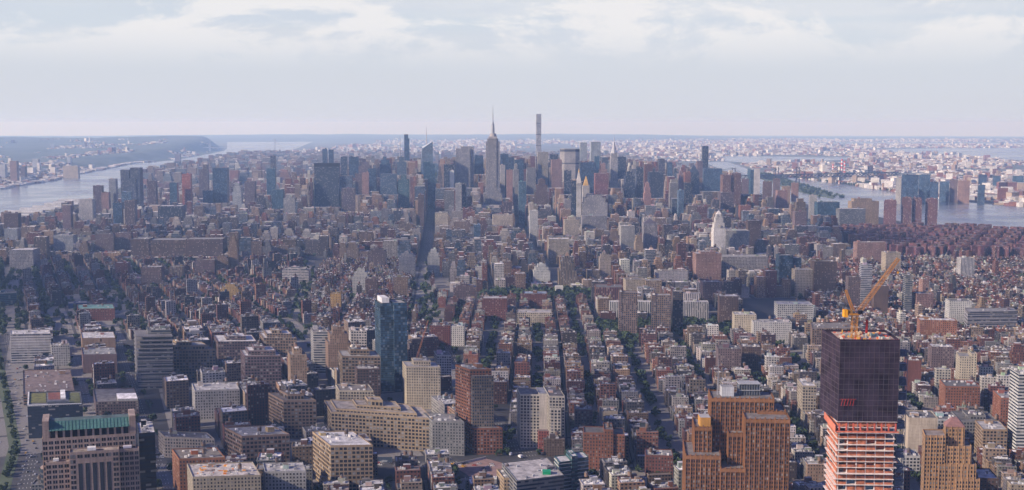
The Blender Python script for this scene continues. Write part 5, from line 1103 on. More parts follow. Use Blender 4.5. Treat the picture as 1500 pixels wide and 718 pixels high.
# ---------------------------------------------------------------- the fabric of the city: lots, blocks and their buildings
WALLS = dict(brick=[(.19, .075, .055), (.24, .10, .07), (.16, .07, .06), (.28, .13, .085), (.14, .065, .055)], tan=[(.30, .22, .16), (.25, .18, .13), (.36, .28, .21), (.33, .22, .14)], pale=[(.48, .44, .38), (.55, .52, .48), (.42, .39, .36), (.60, .57, .53)], grey=[(.22, .21, .21), (.16, .155, .16), (.28, .27, .27)], dark=[(.09, .08, .085), (.11, .09, .085), (.13, .10, .095)])
WNAME = dict(brick='red brown brick', tan='tan brick', pale='pale fronted', grey='grey stone', dark='dark brick')
ROOFS = [((.58, .57, .56), 'silver roof'), ((.40, .39, .39), 'light grey roof'), ((.25, .245, .24), 'grey roof'), ((.12, .115, .11), 'black tar roof'), ((.74, .72, .69), 'white roof'), ((.20, .165, .14), 'brown roof'), ((.17, .17, .17), 'dark grey roof')]
RW = [22, 20, 18, 13, 16, 9, 11]
def segd(px_, py_, a, b):
    dx, dy = b[0]-a[0], b[1]-a[1]; t_ = max(0, min(1, ((px_-a[0])*dx+(py_-a[1])*dy)/(dx*dx+dy*dy))); return math.hypot(px_-a[0]-t_*dx, py_-a[1]-t_*dy)
PARKS = [[(-62, 2395), (262, 2395), (255, 2520), (-70, 2510)], [(158, 1925), (232, 1925), (236, 2090), (158, 2085)], [(260, 2000), (440, 2000), (445, 2120), (262, 2120)],
         [(-262, 1850), (-150, 1850), (-165, 1960), (-262, 1960)], [(-1020, 6700), (-150, 6760), (-350, 10700), (-1150, 10650)], [(-24, 1180), (36, 1252), (30, 1330), (-8, 1345), (-62, 1262)],
         [(860, 3700), (930, 3700), (930, 3790), (860, 3790)], [(1180, 2500), (1330, 2500), (1330, 2740), (1180, 2740)], [(395, 3240), (470, 3240), (460, 3380), (390, 3380)], [(222, 3960), (300, 3960), (290, 4120), (215, 4120)]]
HEROCAP = [(a, b, min(v, proj(0, Y, gz(0, Y))[1]-(16 if Y < 2500 else 5)), Y) for a, b, v, Y in HEROCAP]
HF = [(p, x, y, max(math.hypot(q[0]-x, q[1]-y) for q in p)) for p, x, y in HEROFP]
def clear(cx0, cy0, cs, r):
    for p, x, y, rr in HF:
        if abs(cx0-x) < rr+r and abs(cy0-y) < rr+r:
            if any(inpoly(q[0], q[1], p) for q in cs) or inpoly(cx0, cy0, p) or any(inpoly(q[0], q[1], cs) for q in p): return False
    for pts, hw in ROADS:
        for a, b in zip(pts, pts[1:]):
            if min(a[1], b[1])-40 < cy0 < max(a[1], b[1])+40 and segd(cx0, cy0, a, b) < hw+r*.62: 
                if min(segd(q[0], q[1], a, b) for q in cs) < hw or segd(cx0, cy0, a, b) < hw: return False
    for p in PARKS:
        if inpoly(cx0, cy0, p): return False
    if cx0 < interp(HW, cy0)+45 or (cy0 > 900 and cx0 > interp(EW, cy0)-45 and cy0 < 11500): return False
    return True
LOTS = []   # (depth, corners, height, wall colour key, roof, style, kind, axes, dims)
YARD = []; SIDE = MB()
def inframe(x, y, m=110): return y > 500 and abs(x) < y*.452+m
PAL = dict(vil=(['brick']*50+['tan']*14+['pale']*16+['grey']*9+['dark']*11), soho=(['brick']*24+['tan']*22+['pale']*24+['grey']*18+['dark']*12), mid=(['brick']*22+['tan']*30+['pale']*18+['grey']*20+['dark']*10), stuy=(['brick']*100), up=(['tan']*30+['pale']*30+['brick']*25+['grey']*15))
def add_lot(cs, A, B, w, d, kind, pal, hf):
    x = sum(q[0] for q in cs)/4; y = sum(q[1] for q in cs)/4
    if not inframe(x, y): return
    r = math.hypot(w, d)/2
    if not clear(x, y, cs, r): return
    h = hf(x, y)
    # never taller than what the photograph shows in front of a named building
    u, _ = proj(x, y, h); hwu = FP*w*.6/y
    for u0, u1, vb, Yh in HEROCAP:
        if y < Yh-5 and u0-hwu < u < u1+hwu:
            zmax = at(u, vb, y)[2]
            if h > zmax: h = zmax
    if 3300 < y < 6700:
        ev = np.interp(u, ENVU, ENVV)+rnd()*rnd()*20-4; zmax = at(u, ev, y)[2]-gz(x, y)
        if h > zmax: h = zmax
    if y >= 6700: h = min(h, at(u, 214+8*rnd(), y)[2]-gz(x, y)); h = max(h, 14)
    if h < 4: 
        if y < 3000: YARD.append((x, y, w, d))
        return
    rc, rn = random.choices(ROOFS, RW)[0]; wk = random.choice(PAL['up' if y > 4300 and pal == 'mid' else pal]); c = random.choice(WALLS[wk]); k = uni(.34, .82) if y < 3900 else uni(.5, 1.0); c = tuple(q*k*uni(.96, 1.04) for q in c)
    LOTS.append((y, cs, h, wk, c, rc, rn, x, y, A, B, w, d, kind))
ENVU = [-50, 60, 130, 200, 260, 300, 340, 380, 450, 500, 560, 620, 700, 780, 850, 900, 950, 1000, 1050, 1090, 1120, 1150, 1200, 1260, 1290, 1500, 1600]
ENVV = [308, 292, 280, 272, 268, 262, 254, 244, 236, 230, 232, 234, 234, 232, 230, 234, 240, 244, 250, 256, 262, 270, 281, 295, 318, 330, 335]
def fill(poly, th, vs, u0, u1, du, lots, pal, hf, street=8, gap=9, long='u', tower=None, ox=0, oy=0, yard=9, kind='low'):
    "blocks between the avenues at vs (rotated coordinates) and cross streets every du"
    A, B = axes(th)
    bx = [p[0] for p in poly]; by = [p[1] for p in poly]
    def wpt(a, b): return (ox+a*A[0]+b*B[0], oy+a*A[1]+b*B[1])
    for va, vb_ in zip(vs, vs[1:]):
        a0, a1 = va+gap, vb_-gap
        if a1-a0 < 14: continue
        b = u0
        while b < u1:
            b0, b1 = b+street, b+du-street; b += du
            mx, my = wpt((a0+a1)/2, (b0+b1)/2)
            if not (min(bx)-150 < mx < max(bx)+150 and min(by)-150 < my < max(by)+150) or not inframe(mx, my, 250): continue
            if my < 3000 and inpoly(mx, my, poly):
                cs = rect(ox, oy, A, B, a0-3.4, a1+3.4, b0-3.4, b1+3.4)
                SIDE.prism([(q[0], q[1]) for q in cs], gz(mx, my)-.3, gz(mx, my)+.15, (.15, .145, .14), (.15, .145, .14))
            if long == 'u': rows = [(a0, min((a0+a1)/2-yard/2, a0+lots[2])), (max((a0+a1)/2+yard/2, a1-lots[2]), a1)]; s0, s1 = b0, b1
            else: rows = [(b0, min((b0+b1)/2-yard/2, b0+lots[2])), (max((b0+b1)/2+yard/2, b1-lots[2]), b1)]; s0, s1 = a0, a1
            for r0, r1 in rows:
                s = s0
                while s < s1-3:
                    w = uni(lots[0], lots[1]); 
                    if s+w > s1-lots[0]*.6: w = s1-s
                    dd = uni(.78, 1.0) if yard > 4 else uni(.9, 1)
                    q0, q1 = (r0, r0+(r1-r0)*dd) if r0 == rows[0][0] else (r1-(r1-r0)*dd, r1)
                    if long == 'u': cs = rect(ox, oy, A, B, q0, q1, s+.1, s+w-.1); ww, dd_ = q1-q0, w
                    else: cs = rect(ox, oy, A, B, s+.1, s+w-.1, q0, q1); ww, dd_ = w, q1-q0
                    x, y = sum(q[0] for q in cs)/4, sum(q[1] for q in cs)/4
                    if inpoly(x, y, poly): add_lot(cs, A, B, ww, dd_, kind, pal, hf)
                    s += w
                if rnd() < .8 and yard > 6:
                    for _ in range(int((s1-s0)/22)):
                        t_ = uni(s0, s1); mid = (rows[0][1]+rows[1][0])/2+uni(-3, 3); p = wpt(mid, t_) if long == 'u' else wpt(t_, mid)
                        if inframe(*p) and inpoly(p[0], p[1], poly): TREES.append((p[0], p[1], uni(6, 12)))
TREES = []
def H(lo, hi, tall=0, t0=30, t1=60):
    def f(x, y): return uni(t0, t1) if rnd() < tall else uni(lo, hi)
    return f
# SoHo
fill([(-100, 1900), (-25, 1400), (60, 1225), (160, 1195), (360, 1130), (460, 1105), (470, 1500), (540, 2050), (440, 2050), (270, 1935), (-80, 1930)], 1.5, SV, 1100, 2000, 118, (6.5, 15, 24), 'soho', H(11, 26, .10, 27, 38), 6, 4)
fill([(-135, 1930), (155, 1930), (150, 2380), (-200, 2390)], .5, VV, 1930, 2390, 112, (6, 9, 19), 'vil', H(13, 21, .05, 22, 32), 6, 4)
fill([(150, 2100), (450, 2130), (440, 2400), (150, 2390)], .5, [140, 236, 320, 420], 2100, 2400, 90, (14, 30, 28), 'mid', H(22, 45), 6, 5, yard=2)
# east of the crooked avenue, to the frame edge
fill([(452, 1100), (1000, 1020), (1000, 1920), (530, 1920), (480, 1500)], 7, [x for x in range(230, 900, 74)], 950, 2050, 122, (6.5, 13, 22), 'soho', H(11, 24, .08, 26, 46), 5, 5)
fill([(530, 1925), (640, 2500), (660, 3080), (1900, 3080), (1900, 1925)], -3.2, [560, 690, 830, 1010, 1210, 1400, 1600, 1800, 2000], 1900, 3100, 80, (6.5, 11, 20), 'vil', H(13, 21, .035, 28, 50), 6, 8, 'v')
fill([(-125, 2520), (110, 2530), (440, 2400), (620, 2400), (650, 3080), (-215, 3080)], -3.2, [-72, 96, 240, 375, 520, 650, 790], 2400, 3130, 80, (12, 26, 27), 'mid', H(16, 42, .28, 45, 70), 6, 8, 'v', yard=6)
# West Village
fill([(-215, 3080), (-120, 1960), (-240, 1700), (-330, 1920), (-490, 2740), (-545, 3080)], -3.2, [-330, -200, -72, 0], 1650, 3110, 74, (6.5, 11, 19), 'vil', H(11, 17, .05, 22, 36), 6, 6, 'v')
fill([(-350, 1960), (-480, 2700), (-545, 3090), (-1500, 3090), (-1260, 2500), (-960, 1980), (-760, 1950), (-560, 1950)], -24, [x for x in range(-900, 900, 78)], 1300, 3600, 150, (6.5, 12, 21), 'vil', H(11, 18, .06, 24, 44), 6, 6)
# Hudson Square, big lofts
fill([(-70, 1260), (-20, 1360), (-90, 1640), (-130, 1940), (-330, 1940), (-640, 1950), (-480, 1480), (-390, 1255)], -20, [x for x in range(-100, 900, 88)], 900, 2200, 105, (16, 34, 30), 'mid', H(22, 46, .1, 46, 60), 7, 5, yard=3)
fill([(-400, 1255), (-500, 1500), (-650, 1900), (-700, 1990), (-880, 1990), (-700, 1640), (-560, 1290), (-480, 1190)], -22, [-70, 6, 84, 160], 900, 2400, 95, (14, 32, 28), 'mid', H(12, 26, .08, 30, 44), 7, 5, yard=2)
# foreground, south of the crosstown street
fill([(-420, 1245), (-150, 1215), (20, 1200), (140, 1170), (300, 1118), (448, 1075), (640, 1020), (640, 700), (-380, 700), (-500, 1100)], -8, [x for x in range(-700, 700, 70)], 600, 1300, 96, (9, 20, 25), 'soho', H(16, 30), 6, 5)
# above 14th street
MAIN = [-1540, -1320, -1075, -830, -575, -325, -72, 240, 380, 520, 650, 790, 1000, 1220]
def hmid(x, y):
    c = math.exp(-((x-60)/1150)**2); t_ = rnd()
    if x > 950: return uni(18, 60) if t_ < .55 else uni(60, 125)
    if y < 3900: return uni(14, 44) if t_ < .80 else uni(44, 70)
    if x < -950: return uni(10, 30) if t_ < .85 else uni(35, 75)
    b = 1 if y > 4500 else (y-3900)/600
    return uni(30, 70)+(uni(20, 130)*b*c if t_ < .34 else uni(95, 230)*b*c)
fill([(-1700, 3095), (960, 3095), (960, 3500), (1500, 3700), (1400, 5000), (1330, 6650), (-1950, 6650), (-1950, 4600)], -3.2, MAIN, 3090, 6700, 80, (14, 40, 28), 'mid', hmid, 7, 12, 'v', yard=3, kind='mid')
# brick housing estate by the river
def stuy(th, x, y, s, h, hero_=False):
    A, B = axes(th)
    cs = [(x+a*A[0]+b*B[0], y+a*A[1]+b*B[1]) for a, b in ((-6, -s), (6, -s), (6, -6), (s, -6), (s, 6), (6, 6), (6, s), (-6, s), (-6, 6), (-s, 6), (-s, -6), (-6, -6))]
    LOTS.append((y, cs, h, 'brick', tuple(q*uni(.85, 1.1) for q in (.13, .06, .06)), (.13, .10, .10), 'brown roof', x, y, A, B, 2*s, 12, 'estate'))
for i in range(26):
    for j in range(14):
        x = 980+i*58+(j % 2)*29; y = 3120+j*56
        if x > interp(EW, y)-60 or not inframe(x, y, 60) or (x < 1010+(3700-y)*.05): continue
        if clear(x, y, rect(x, y, (1, 0), (0, 1), -20, 20, -20, 20), 22): stuy(-3.2+(45 if (i+j) % 3 == 0 else 0), x, y, uni(20, 25), uni(34, 42))
        TREES.append((x+29, y+10, uni(9, 13)))
for i in range(9):     # slabs farther south by the river
    for j in range(6):
        x = 1290+i*70; y = 2560+j*90
        if inframe(x, y, 40) and not inpoly(x, y, PARKS[7]) and rnd() < .6: LOTS.append((y, rect(x, y, *axes(12), -22, 22, -7, 7), uni(36, 46), 'brick', (.14, .07, .065), (.15, .12, .11), 'brown roof', x, y, *axes(12), 44, 14, 'estate'))
# uptown, cheap
def hup(x, y): return uni(18, 40) if rnd() < .55 else uni(45, 110)
fill([(-2300, 6650), (-1080, 6650), (-1200, 10750), (-350, 10800), (-120, 6700), (1320, 6650), (1500, 8000), (1750, 9800), (1800, 11800), (-2900, 12800)], -3.2, [-2300, -2000, -1750, -1540, -1320, -1075, -830, -575, -325, -72, 240, 380, 520, 650, 790, 1000, 1220, 1450, 1700], 6600, 12800, 110, (22, 60, 40), 'up', hup, 8, 12, 'v', yard=4, kind='up')
print('lots', len(LOTS), 'trees', len(TREES))
# ---- which lots show largest
def zbuf():
    Wd, Ht = 750, 359; buf = -np.ones((Ht, Wd), dtype=np.int32); items = []
    for i, L in enumerate(LOTS):
        us = [proj(q[0], q[1], L[2]+gz(*q)) for q in L[1]]; ub = [proj(q[0], q[1], gz(*q)) for q in L[1]]
        items.append((L[0], i, min(p[0] for p in us), max(p[0] for p in us), min(p[1] for p in us), max(p[1] for p in ub)))
    for k, (u0, u1, vb, Yh) in enumerate(HEROCAP): items.append((Yh, -2, u0, u1, None, vb))
    items.sort(key=lambda q: -q[0])
    for y, i, a, b, c, d in items:
        if i == -2: continue
        buf[max(0, int(c/2)):max(0, int(d/2)), max(0, int(a/2)):max(0, int(b/2)+1)] = i
    n = np.bincount(buf[buf >= 0].ravel(), minlength=len(LOTS)); return n
area = zbuf()
cls = ['estate' if L[13] == 'estate' else ('low' if L[2] < 26 else 'mid' if L[2] < 62 else 'high') for L in LOTS]
SOLO = {}
for k, n in (('low', 290), ('mid', 280), ('high', 150), ('estate', 90)):
    ids = [i for i in range(len(LOTS)) if cls[i] == k and area[i] > 0]; ids.sort(key=lambda i: -area[i])
    for i in ids[:n]: SOLO[i] = k
KN = dict(low=('low_rise_building', 'low-rise building', 'low-rise'), mid=('mid_rise_building', 'mid-rise building', 'mid-rise'), high=('high_rise_building', 'high-rise building', 'high-rise tower'), estate=('estate_block', 'apartment block', 'estate slab'))
BULK = {k: MB() for k in KN}
def wst(L):
    y, k = L[0], L[13]; r = rnd()
    if L[3] in ('grey', 'pale') and L[2] > 60 and r < .5: return (.93, .8, .8), 3.2, 3.9
    if L[2] > 60 and r < .35: return (.5, 1.01, .2), 3.4, 4
    if k == 'mid' or L[2] > 26: return (uni(.42, .66), uni(.48, .6), .1), uni(3, 4.2), uni(3.5, 4)
    return (uni(.34, .46), uni(.46, .58), 0), uni(2.5, 3.1), uni(3.1, 3.6)
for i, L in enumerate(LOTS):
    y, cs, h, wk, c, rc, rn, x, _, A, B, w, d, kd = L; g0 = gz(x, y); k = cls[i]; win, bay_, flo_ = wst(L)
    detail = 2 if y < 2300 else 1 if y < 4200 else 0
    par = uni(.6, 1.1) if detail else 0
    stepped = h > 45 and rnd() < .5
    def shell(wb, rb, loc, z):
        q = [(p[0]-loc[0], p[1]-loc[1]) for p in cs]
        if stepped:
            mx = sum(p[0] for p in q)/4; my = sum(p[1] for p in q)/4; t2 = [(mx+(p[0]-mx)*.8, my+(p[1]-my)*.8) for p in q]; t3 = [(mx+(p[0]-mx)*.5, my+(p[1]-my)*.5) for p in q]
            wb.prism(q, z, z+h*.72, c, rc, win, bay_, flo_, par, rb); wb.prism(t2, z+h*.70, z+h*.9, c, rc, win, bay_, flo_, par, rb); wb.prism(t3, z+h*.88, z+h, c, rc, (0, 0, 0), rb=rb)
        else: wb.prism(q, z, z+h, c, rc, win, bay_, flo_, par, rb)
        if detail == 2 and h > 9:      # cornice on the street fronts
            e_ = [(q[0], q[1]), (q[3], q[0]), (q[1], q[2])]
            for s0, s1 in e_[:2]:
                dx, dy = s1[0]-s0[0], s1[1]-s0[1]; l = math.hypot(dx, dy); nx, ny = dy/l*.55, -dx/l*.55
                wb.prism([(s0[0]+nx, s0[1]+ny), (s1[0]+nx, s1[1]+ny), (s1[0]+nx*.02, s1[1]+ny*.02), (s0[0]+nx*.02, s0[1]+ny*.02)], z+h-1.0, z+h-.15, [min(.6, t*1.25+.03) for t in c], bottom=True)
    def tops(z, ox, oy):
        o0 = (cs[0][0]-ox, cs[0][1]-oy); L0 = math.hypot(cs[1][0]-cs[0][0], cs[1][1]-cs[0][1]); L1 = math.hypot(cs[3][0]-cs[0][0], cs[3][1]-cs[0][1])
        n = (2 if detail < 2 else int(3+L0*L1/55)) if L0 > 5 and L1 > 8 else 0
        if stepped or L0 < 5 or L1 < 6 or len(cs) > 4: return []
        return clutter(None, None, A, B, o0, .8, L0-.8, .8, L1-.8, z+h-par, c, min(n, 16), par, rnd() < (.26 if h < 26 else .42) and y < 3600)
    if i in SOLO:
        nm, ct, word = KN[k]; loc = (x, y, g0); e = empty(nm, loc); e['category'] = ct; e['group'] = {'low': 'low-rise buildings packed in the city blocks', 'mid': 'mid-rise buildings of the city blocks', 'high': 'high-rise towers of the business district', 'estate': 'brick slabs of the housing estate'}[k]
        wb, rb = MB(), MB(); 
        loc2 = (x, y); rb_ = rb; 
        q = [(p[0]-x, p[1]-y) for p in cs]
        shell(wb, rb, (x, y), 0); rb.m = [0]*len(rb.m); wb.build('wall', FR, e); ro = rb.build('roof', ROOF, e)
        if detail:
            for n_, mb in tops(0, x, y): mb.build(n_, FR, ro)
        u, v = proj(x, y, h+g0); want_label(e, f'{WNAME[wk]} {word} with {rn}' if k != 'estate' else 'red brown brick estate slab', u, v)
    else:
        bk = BULK[k]; shell(bk, bk, (0, 0), g0)
        if detail and area[i] > 0:
            for n_, mb in tops(g0, 0, 0):
                n0 = len(bk.v); bk.v += mb.v; bk.f += [tuple(j+n0 for j in f) for f in mb.f]; bk.t += mb.t; bk.w += mb.w; bk.uv += mb.uv; bk.m += mb.m
for k, bk in BULK.items():
    if bk.f: tag(bk.build(KN[k][0]+'s_beyond', FR), f'the many other {KN[k][1]}s filling the blocks', KN[k][1], None, 'stuff')
struct(SIDE.build('sidewalks', [PAVE, PAVE]))
# ---- low suburbs on the far shores: one mass each
def scatter(name, n, reg, lab, hz_=None, hmax=(8, 26), tall=.04, size=(16, 60)):
    b = MB(); c_ = 0; tries = 0
    while c_ < n and tries < n*12:
        tries += 1; p = reg()
        if not p: continue
        x, y = p; w, d = uni(*size), uni(*size); h = uni(*hmax) if rnd() > tall else uni(30, 62); z = gz(x, y)+(hz_(x, y) if hz_ else 0)
        r = rnd(); c = (uni(.5, .72),)*3 if r < .4 else random.choice(WALLS['tan']) if r < .6 else random.choice(WALLS['pale']) if r < .75 else random.choice(WALLS['brick'])
        if r < .4: c = (c[0], c[0]*.97, c[0]*.93)
        A, B = axes(random.choice((-18, 12, 25, 5))); b.prism(rect(x, y, A, B, -w/2, w/2, -d/2, d/2), z-2, z+h, c, random.choices(ROOFS, RW)[0][0], (.4, .5, .1), 3.5, 3.5); c_ += 1
    return tag(b.build(name, FR), lab, 'buildings', None, 'stuff')
def wet(x, y):
    if y < 34000 and interp(NJ, y)-20 < x < interp(HW, y)+20: return True
    if y < 11500 and interp(EW, y)-20 < x < interp(EQ, y)+20: return True
    u, v = proj(x, y, gz(x, y))
    if 1060 < u < 1250 and 229 < v < 238: return True
    if u > 1270 and 217 < v < 220+(u-1270)*.075: return True
    if u > 1180 and 208.5 < v < 212: return True
    return False
def rq():
    y = 4000*(30/4)**(rnd()**.85)
    x = uni(interp(EQ, y)+60 if y < 11500 else 1500, y*.46)
    if wet(x, y): return None
    if mn.noise((x/700, y/900, 0)) < -.12: return None
    return x, y
scatter('far_shore_suburbs', 9500, rq, 'low pale suburbs spreading across the far side of the east river', hmax=(7, 20), tall=.03, size=(12, 50))
def rw():
    y = uni(4000, 8200); x = interp(EQ, y)+abs(random.gauss(0, 500))+20
    if wet(x, y) or not inframe(x, y, 80) or mn.noise((x/260, y/300, 2)) < -.15: return None
    return x, y
scatter('far_shore_waterfront', 1300, rw, 'warehouses and low blocks behind the far waterfront of the east river', hmax=(7, 22), tall=.05, size=(18, 60))
def rb_():
    y = uni(12000, 33000); x = uni(-2600 if y < 15000 else -3000, y*.44)
    if wet(x, y) or mn.noise((x/1200, y/1500, 5)) < -.05: return None
    return x, y
scatter('northern_suburbs', 6500, rb_, 'distant pale buildings in the haze north of the skyline', hmax=(12, 34), tall=.10, size=(25, 70))
def rn():
    y = uni(5200, 17000); d = abs(random.gauss(0, 1500))+60; x = interp(NJ, y)-d
    if not inframe(x, y, 100) or mn.noise((x/500, y/600, 9)) < (0 if y < 9500 and d < 1500 else .28): return None
    return x, y
scatter('far_bank_town', 1500, rn, 'low pale buildings along the opposite bank of the wide river', njh, hmax=(6, 16), tall=.02, size=(12, 45))
# far shore waterfront line
def rl():
    y = uni(6000, 11500); return interp(NJ, y)-uni(5, 60), y
scatter('waterfront_sheds', 260, rl, 'pale sheds and terraces strung along the opposite waterfront', None, (6, 14), .0, (25, 70))
# piers on the near bank
for i in range(9):
    y = 4350+i*150; x = interp(HW, y); e = MB(); e.boxa(-170, 4, -16, 16, 0, 3, (.2, .19, .18)); o_p = e.build('pier_deck', FR); pe = empty('pier', (x, y, gz(x, y)+.4)); o_p.parent = pe; pe['category'] = 'pier'; pe['group'] = 'piers along the near bank'; u, v = proj(x-80, y, 5); want_label(pe, 'pale roofed pier reaching into the wide river', u, v)
    s_ = MB(); s_.boxa(-160, -8, -12, 12, 3, uni(9, 13), (.5, .5, .5), roof=(.45, .46, .48)); s_.build('pier_shed', FR, pe)
# ---------------------------------------------------------------- trees
LEAF = D2.materials.new('foliage'); LEAF.use_nodes = True; t = LEAF.node_tree; ma, mix, noi, rng = G(t); b = t.nodes['Principled BSDF']
t.links.new(mix(rng(noi(.25, 4), .3, .7, 0, 1), (.018, .034, .016), (.060, .085, .034)), b.inputs['Base Color']); b.inputs['Roughness'].default_value = .9; b.inputs['Specular IOR Level'].default_value = .15
BARK = plain('bark', (.07, .055, .045), .95)
def crown(n, seed, size=.16):
    r = random.Random(seed); b = MB(); cl = [(r.gauss(0, .22), r.gauss(0, .22), r.uniform(.35, .9), r.uniform(.2, .34)) for _ in range(9)]
    for _ in range(n):
        cx0, cy0, cz0, rr = r.choice(cl); d = Vector((r.gauss(0, 1), r.gauss(0, 1), r.gauss(0, 1))).normalized(); p = Vector((cx0, cy0, cz0))+d*rr*r.uniform(.6, 1.05); nn = (d+Vector((r.gauss(0, .5), r.gauss(0, .5), r.gauss(0, .5)))).normalized(); a = nn.orthogonal().normalized(); c = nn.cross(a); s = size*r.uniform(.6, 1.3)
        b.poly([tuple(p+a*s), tuple(p+c*s*.8), tuple(p-a*s), tuple(p-c*s*.8)], (1, 1, 1))
    return b
def trunk(seed):
    r = random.Random(seed); b = MB(); b.tube((0, 0, 0), (.01, 0, .42), .045, .03, 6, (1, 1, 1))
    for k in range(4): a = k*pi/2+r.uniform(0, 1); b.tube((.01, 0, .36), (.22*cos(a), .22*sin(a), .66), .022, .008, 5, (1, 1, 1))
    return b
CR = [crown(260, k).mesh('crown', [LEAF]) for k in range(5)]; TR = [trunk(k).mesh('trunk', [BARK]) for k in range(2)]
def tline(pts, d, step, h, pr=.8):
    for p in off(dens(pts, step), d):
        if rnd() < pr and inframe(*p): TREES.append((p[0]+uni(-1, 1), p[1]+uni(-2, 2), uni(*h)))
tline(WEST, 0, 11, (4, 7), .7); tline(WEST, -2.5, 16, (4, 6), .5); tline(WEST, -39, 14, (6, 9), .6); tline(WEST, 36, 13, (7, 10), .4)
for L_ in LANES[:6]:
    for s in (-1, 1): tline(L_, 4.6*s, 12, (5, 8), .12)
for L_ in (HUDSON, GREEN, SIXTH[:6], VARICK): 
    for s in (-1, 1): tline(L_, 10*s, 14, (6, 9), .2)
def tpark(p, n, h=(9, 15)):
    bx = [q[0] for q in p]; by = [q[1] for q in p]; k = 0
    while k < n:
        x, y = uni(min(bx), max(bx)), uni(min(by), max(by))
        if inpoly(x, y, p) and all(not inpoly(x, y, f) for f, _, _, r_ in HF if r_ < 500): TREES.append((x, y, uni(*h))); 
        k += 1
tpark(PARKS[0], 230); tpark(PARKS[1], 130); tpark(PARKS[2], 60); tpark(PARKS[3], 90); tpark(PARKS[7], 160); tpark(PARKS[8], 60); tpark(PARKS[9], 50); tpark(PARKS[4], 1500, (12, 18))
tpark([(150, 1925), (245, 1925), (250, 2130), (150, 2130)], 120, (9, 14)); tpark([(240, 1930), (420, 1930), (430, 2150), (245, 2150)], 120, (9, 13)); tpark([(-24, 1262), (-8, 1250), (0, 1330), (-6, 1340)], 6, (9, 12)); tpark([(55, 1225), (110, 1215), (110, 1255), (55, 1262)], 14, (7, 11))
tpark([(-1400, 2200), (-900, 2000), (-350, 2000), (-520, 3050), (-1400, 3050)], 520, (7, 11)); tpark([(-330, 1990), (-130, 2000), (-210, 3050), (-500, 3050)], 260, (8, 12)); tpark([(560, 1950), (1300, 1950), (1300, 3050), (640, 3050)], 700, (7, 12))
for i in range(240):
    y = uni(5780, 8700); TREES.append((1600+(y-5750)*.085+uni(-70, 70), y, uni(9, 14)))
for i in range(900): y = uni(6300, 8200); x = interp(EQ, y)+uni(10, 330); TREES.append((x, y, uni(9, 14)))
# keep trees out of buildings
grid_ = {}
for i, L in enumerate(LOTS):
    if L[0] < 3200: grid_.setdefault((int(L[7]//60), int(L[8]//60)), []).append(L[1])
for p, x, y, r_ in HF:
    if y < 3200 and r_ < 200:
        for gx in range(int((x-r_)//60), int((x+r_)//60)+1):
            for gy in range(int((y-r_)//60), int((y+r_)//60)+1): grid_.setdefault((gx, gy), []).append(p)
def freet(x, y, r=1.5):
    for dx in (-1, 0, 1):
        for dy in (-1, 0, 1):
            for cs in grid_.get((int(x//60)+dx, int(y//60)+dy), ()):
                if inpoly(x, y, cs): return False
    return True
TREES = [q for q in TREES if q[1] > 3200 or freet(q[0], q[1])]
TREES.sort(key=lambda q: q[1]); print('trees', len(TREES))
one = [q for q in TREES if 0 < proj(q[0], q[1], 8)[0] < 1500 and proj(q[0], q[1], 8)[1] < 716]
solo = set(id(q) for q in one[:280]); mass = MB()
small = [crown(46, 30+k, .30) for k in range(3)]
big = [crown(120, 50+k, .22) for k in range(3)]
for q in TREES:
    x, y, h = q; z = gz(x, y)+.15
    if id(q) in solo:
        e = empty('street_tree', (x, y, z)); e.scale = (h, h, h); e.rotation_euler.z = uni(0, 6); e['category'] = 'tree'; e['group'] = 'street trees'; i = random.randint(0, 4)
        a = D2.objects.new('crown', CR[i]); COL.objects.link(a); a.parent = e; a = D2.objects.new('trunk', TR[i % 2]); COL.objects.link(a); a.parent = e
        u, v = proj(x, y, 6); want_label(e, ('small' if h < 8 else 'tall' if h > 10.5 else 'rounded')+' dark green leafy tree', u, v)
    else:
        s = random.choice(big if y < 2200 else small); n0 = len(mass.v); an = uni(0, 6); c, s2 = cos(an)*h, sin(an)*h
        mass.v += [(x+p[0]*c-p[1]*s2, y+p[0]*s2+p[1]*c, z+p[2]*h) for p in s.v]; mass.f += [tuple(j+n0 for j in f) for f in s.f]; mass.t += s.t; mass.w += s.w; mass.uv += s.uv; mass.m += s.m
tag(mass.build('tree_canopy', LEAF), 'dark green tree tops between and beyond the buildings', 'trees', None, 'stuff')
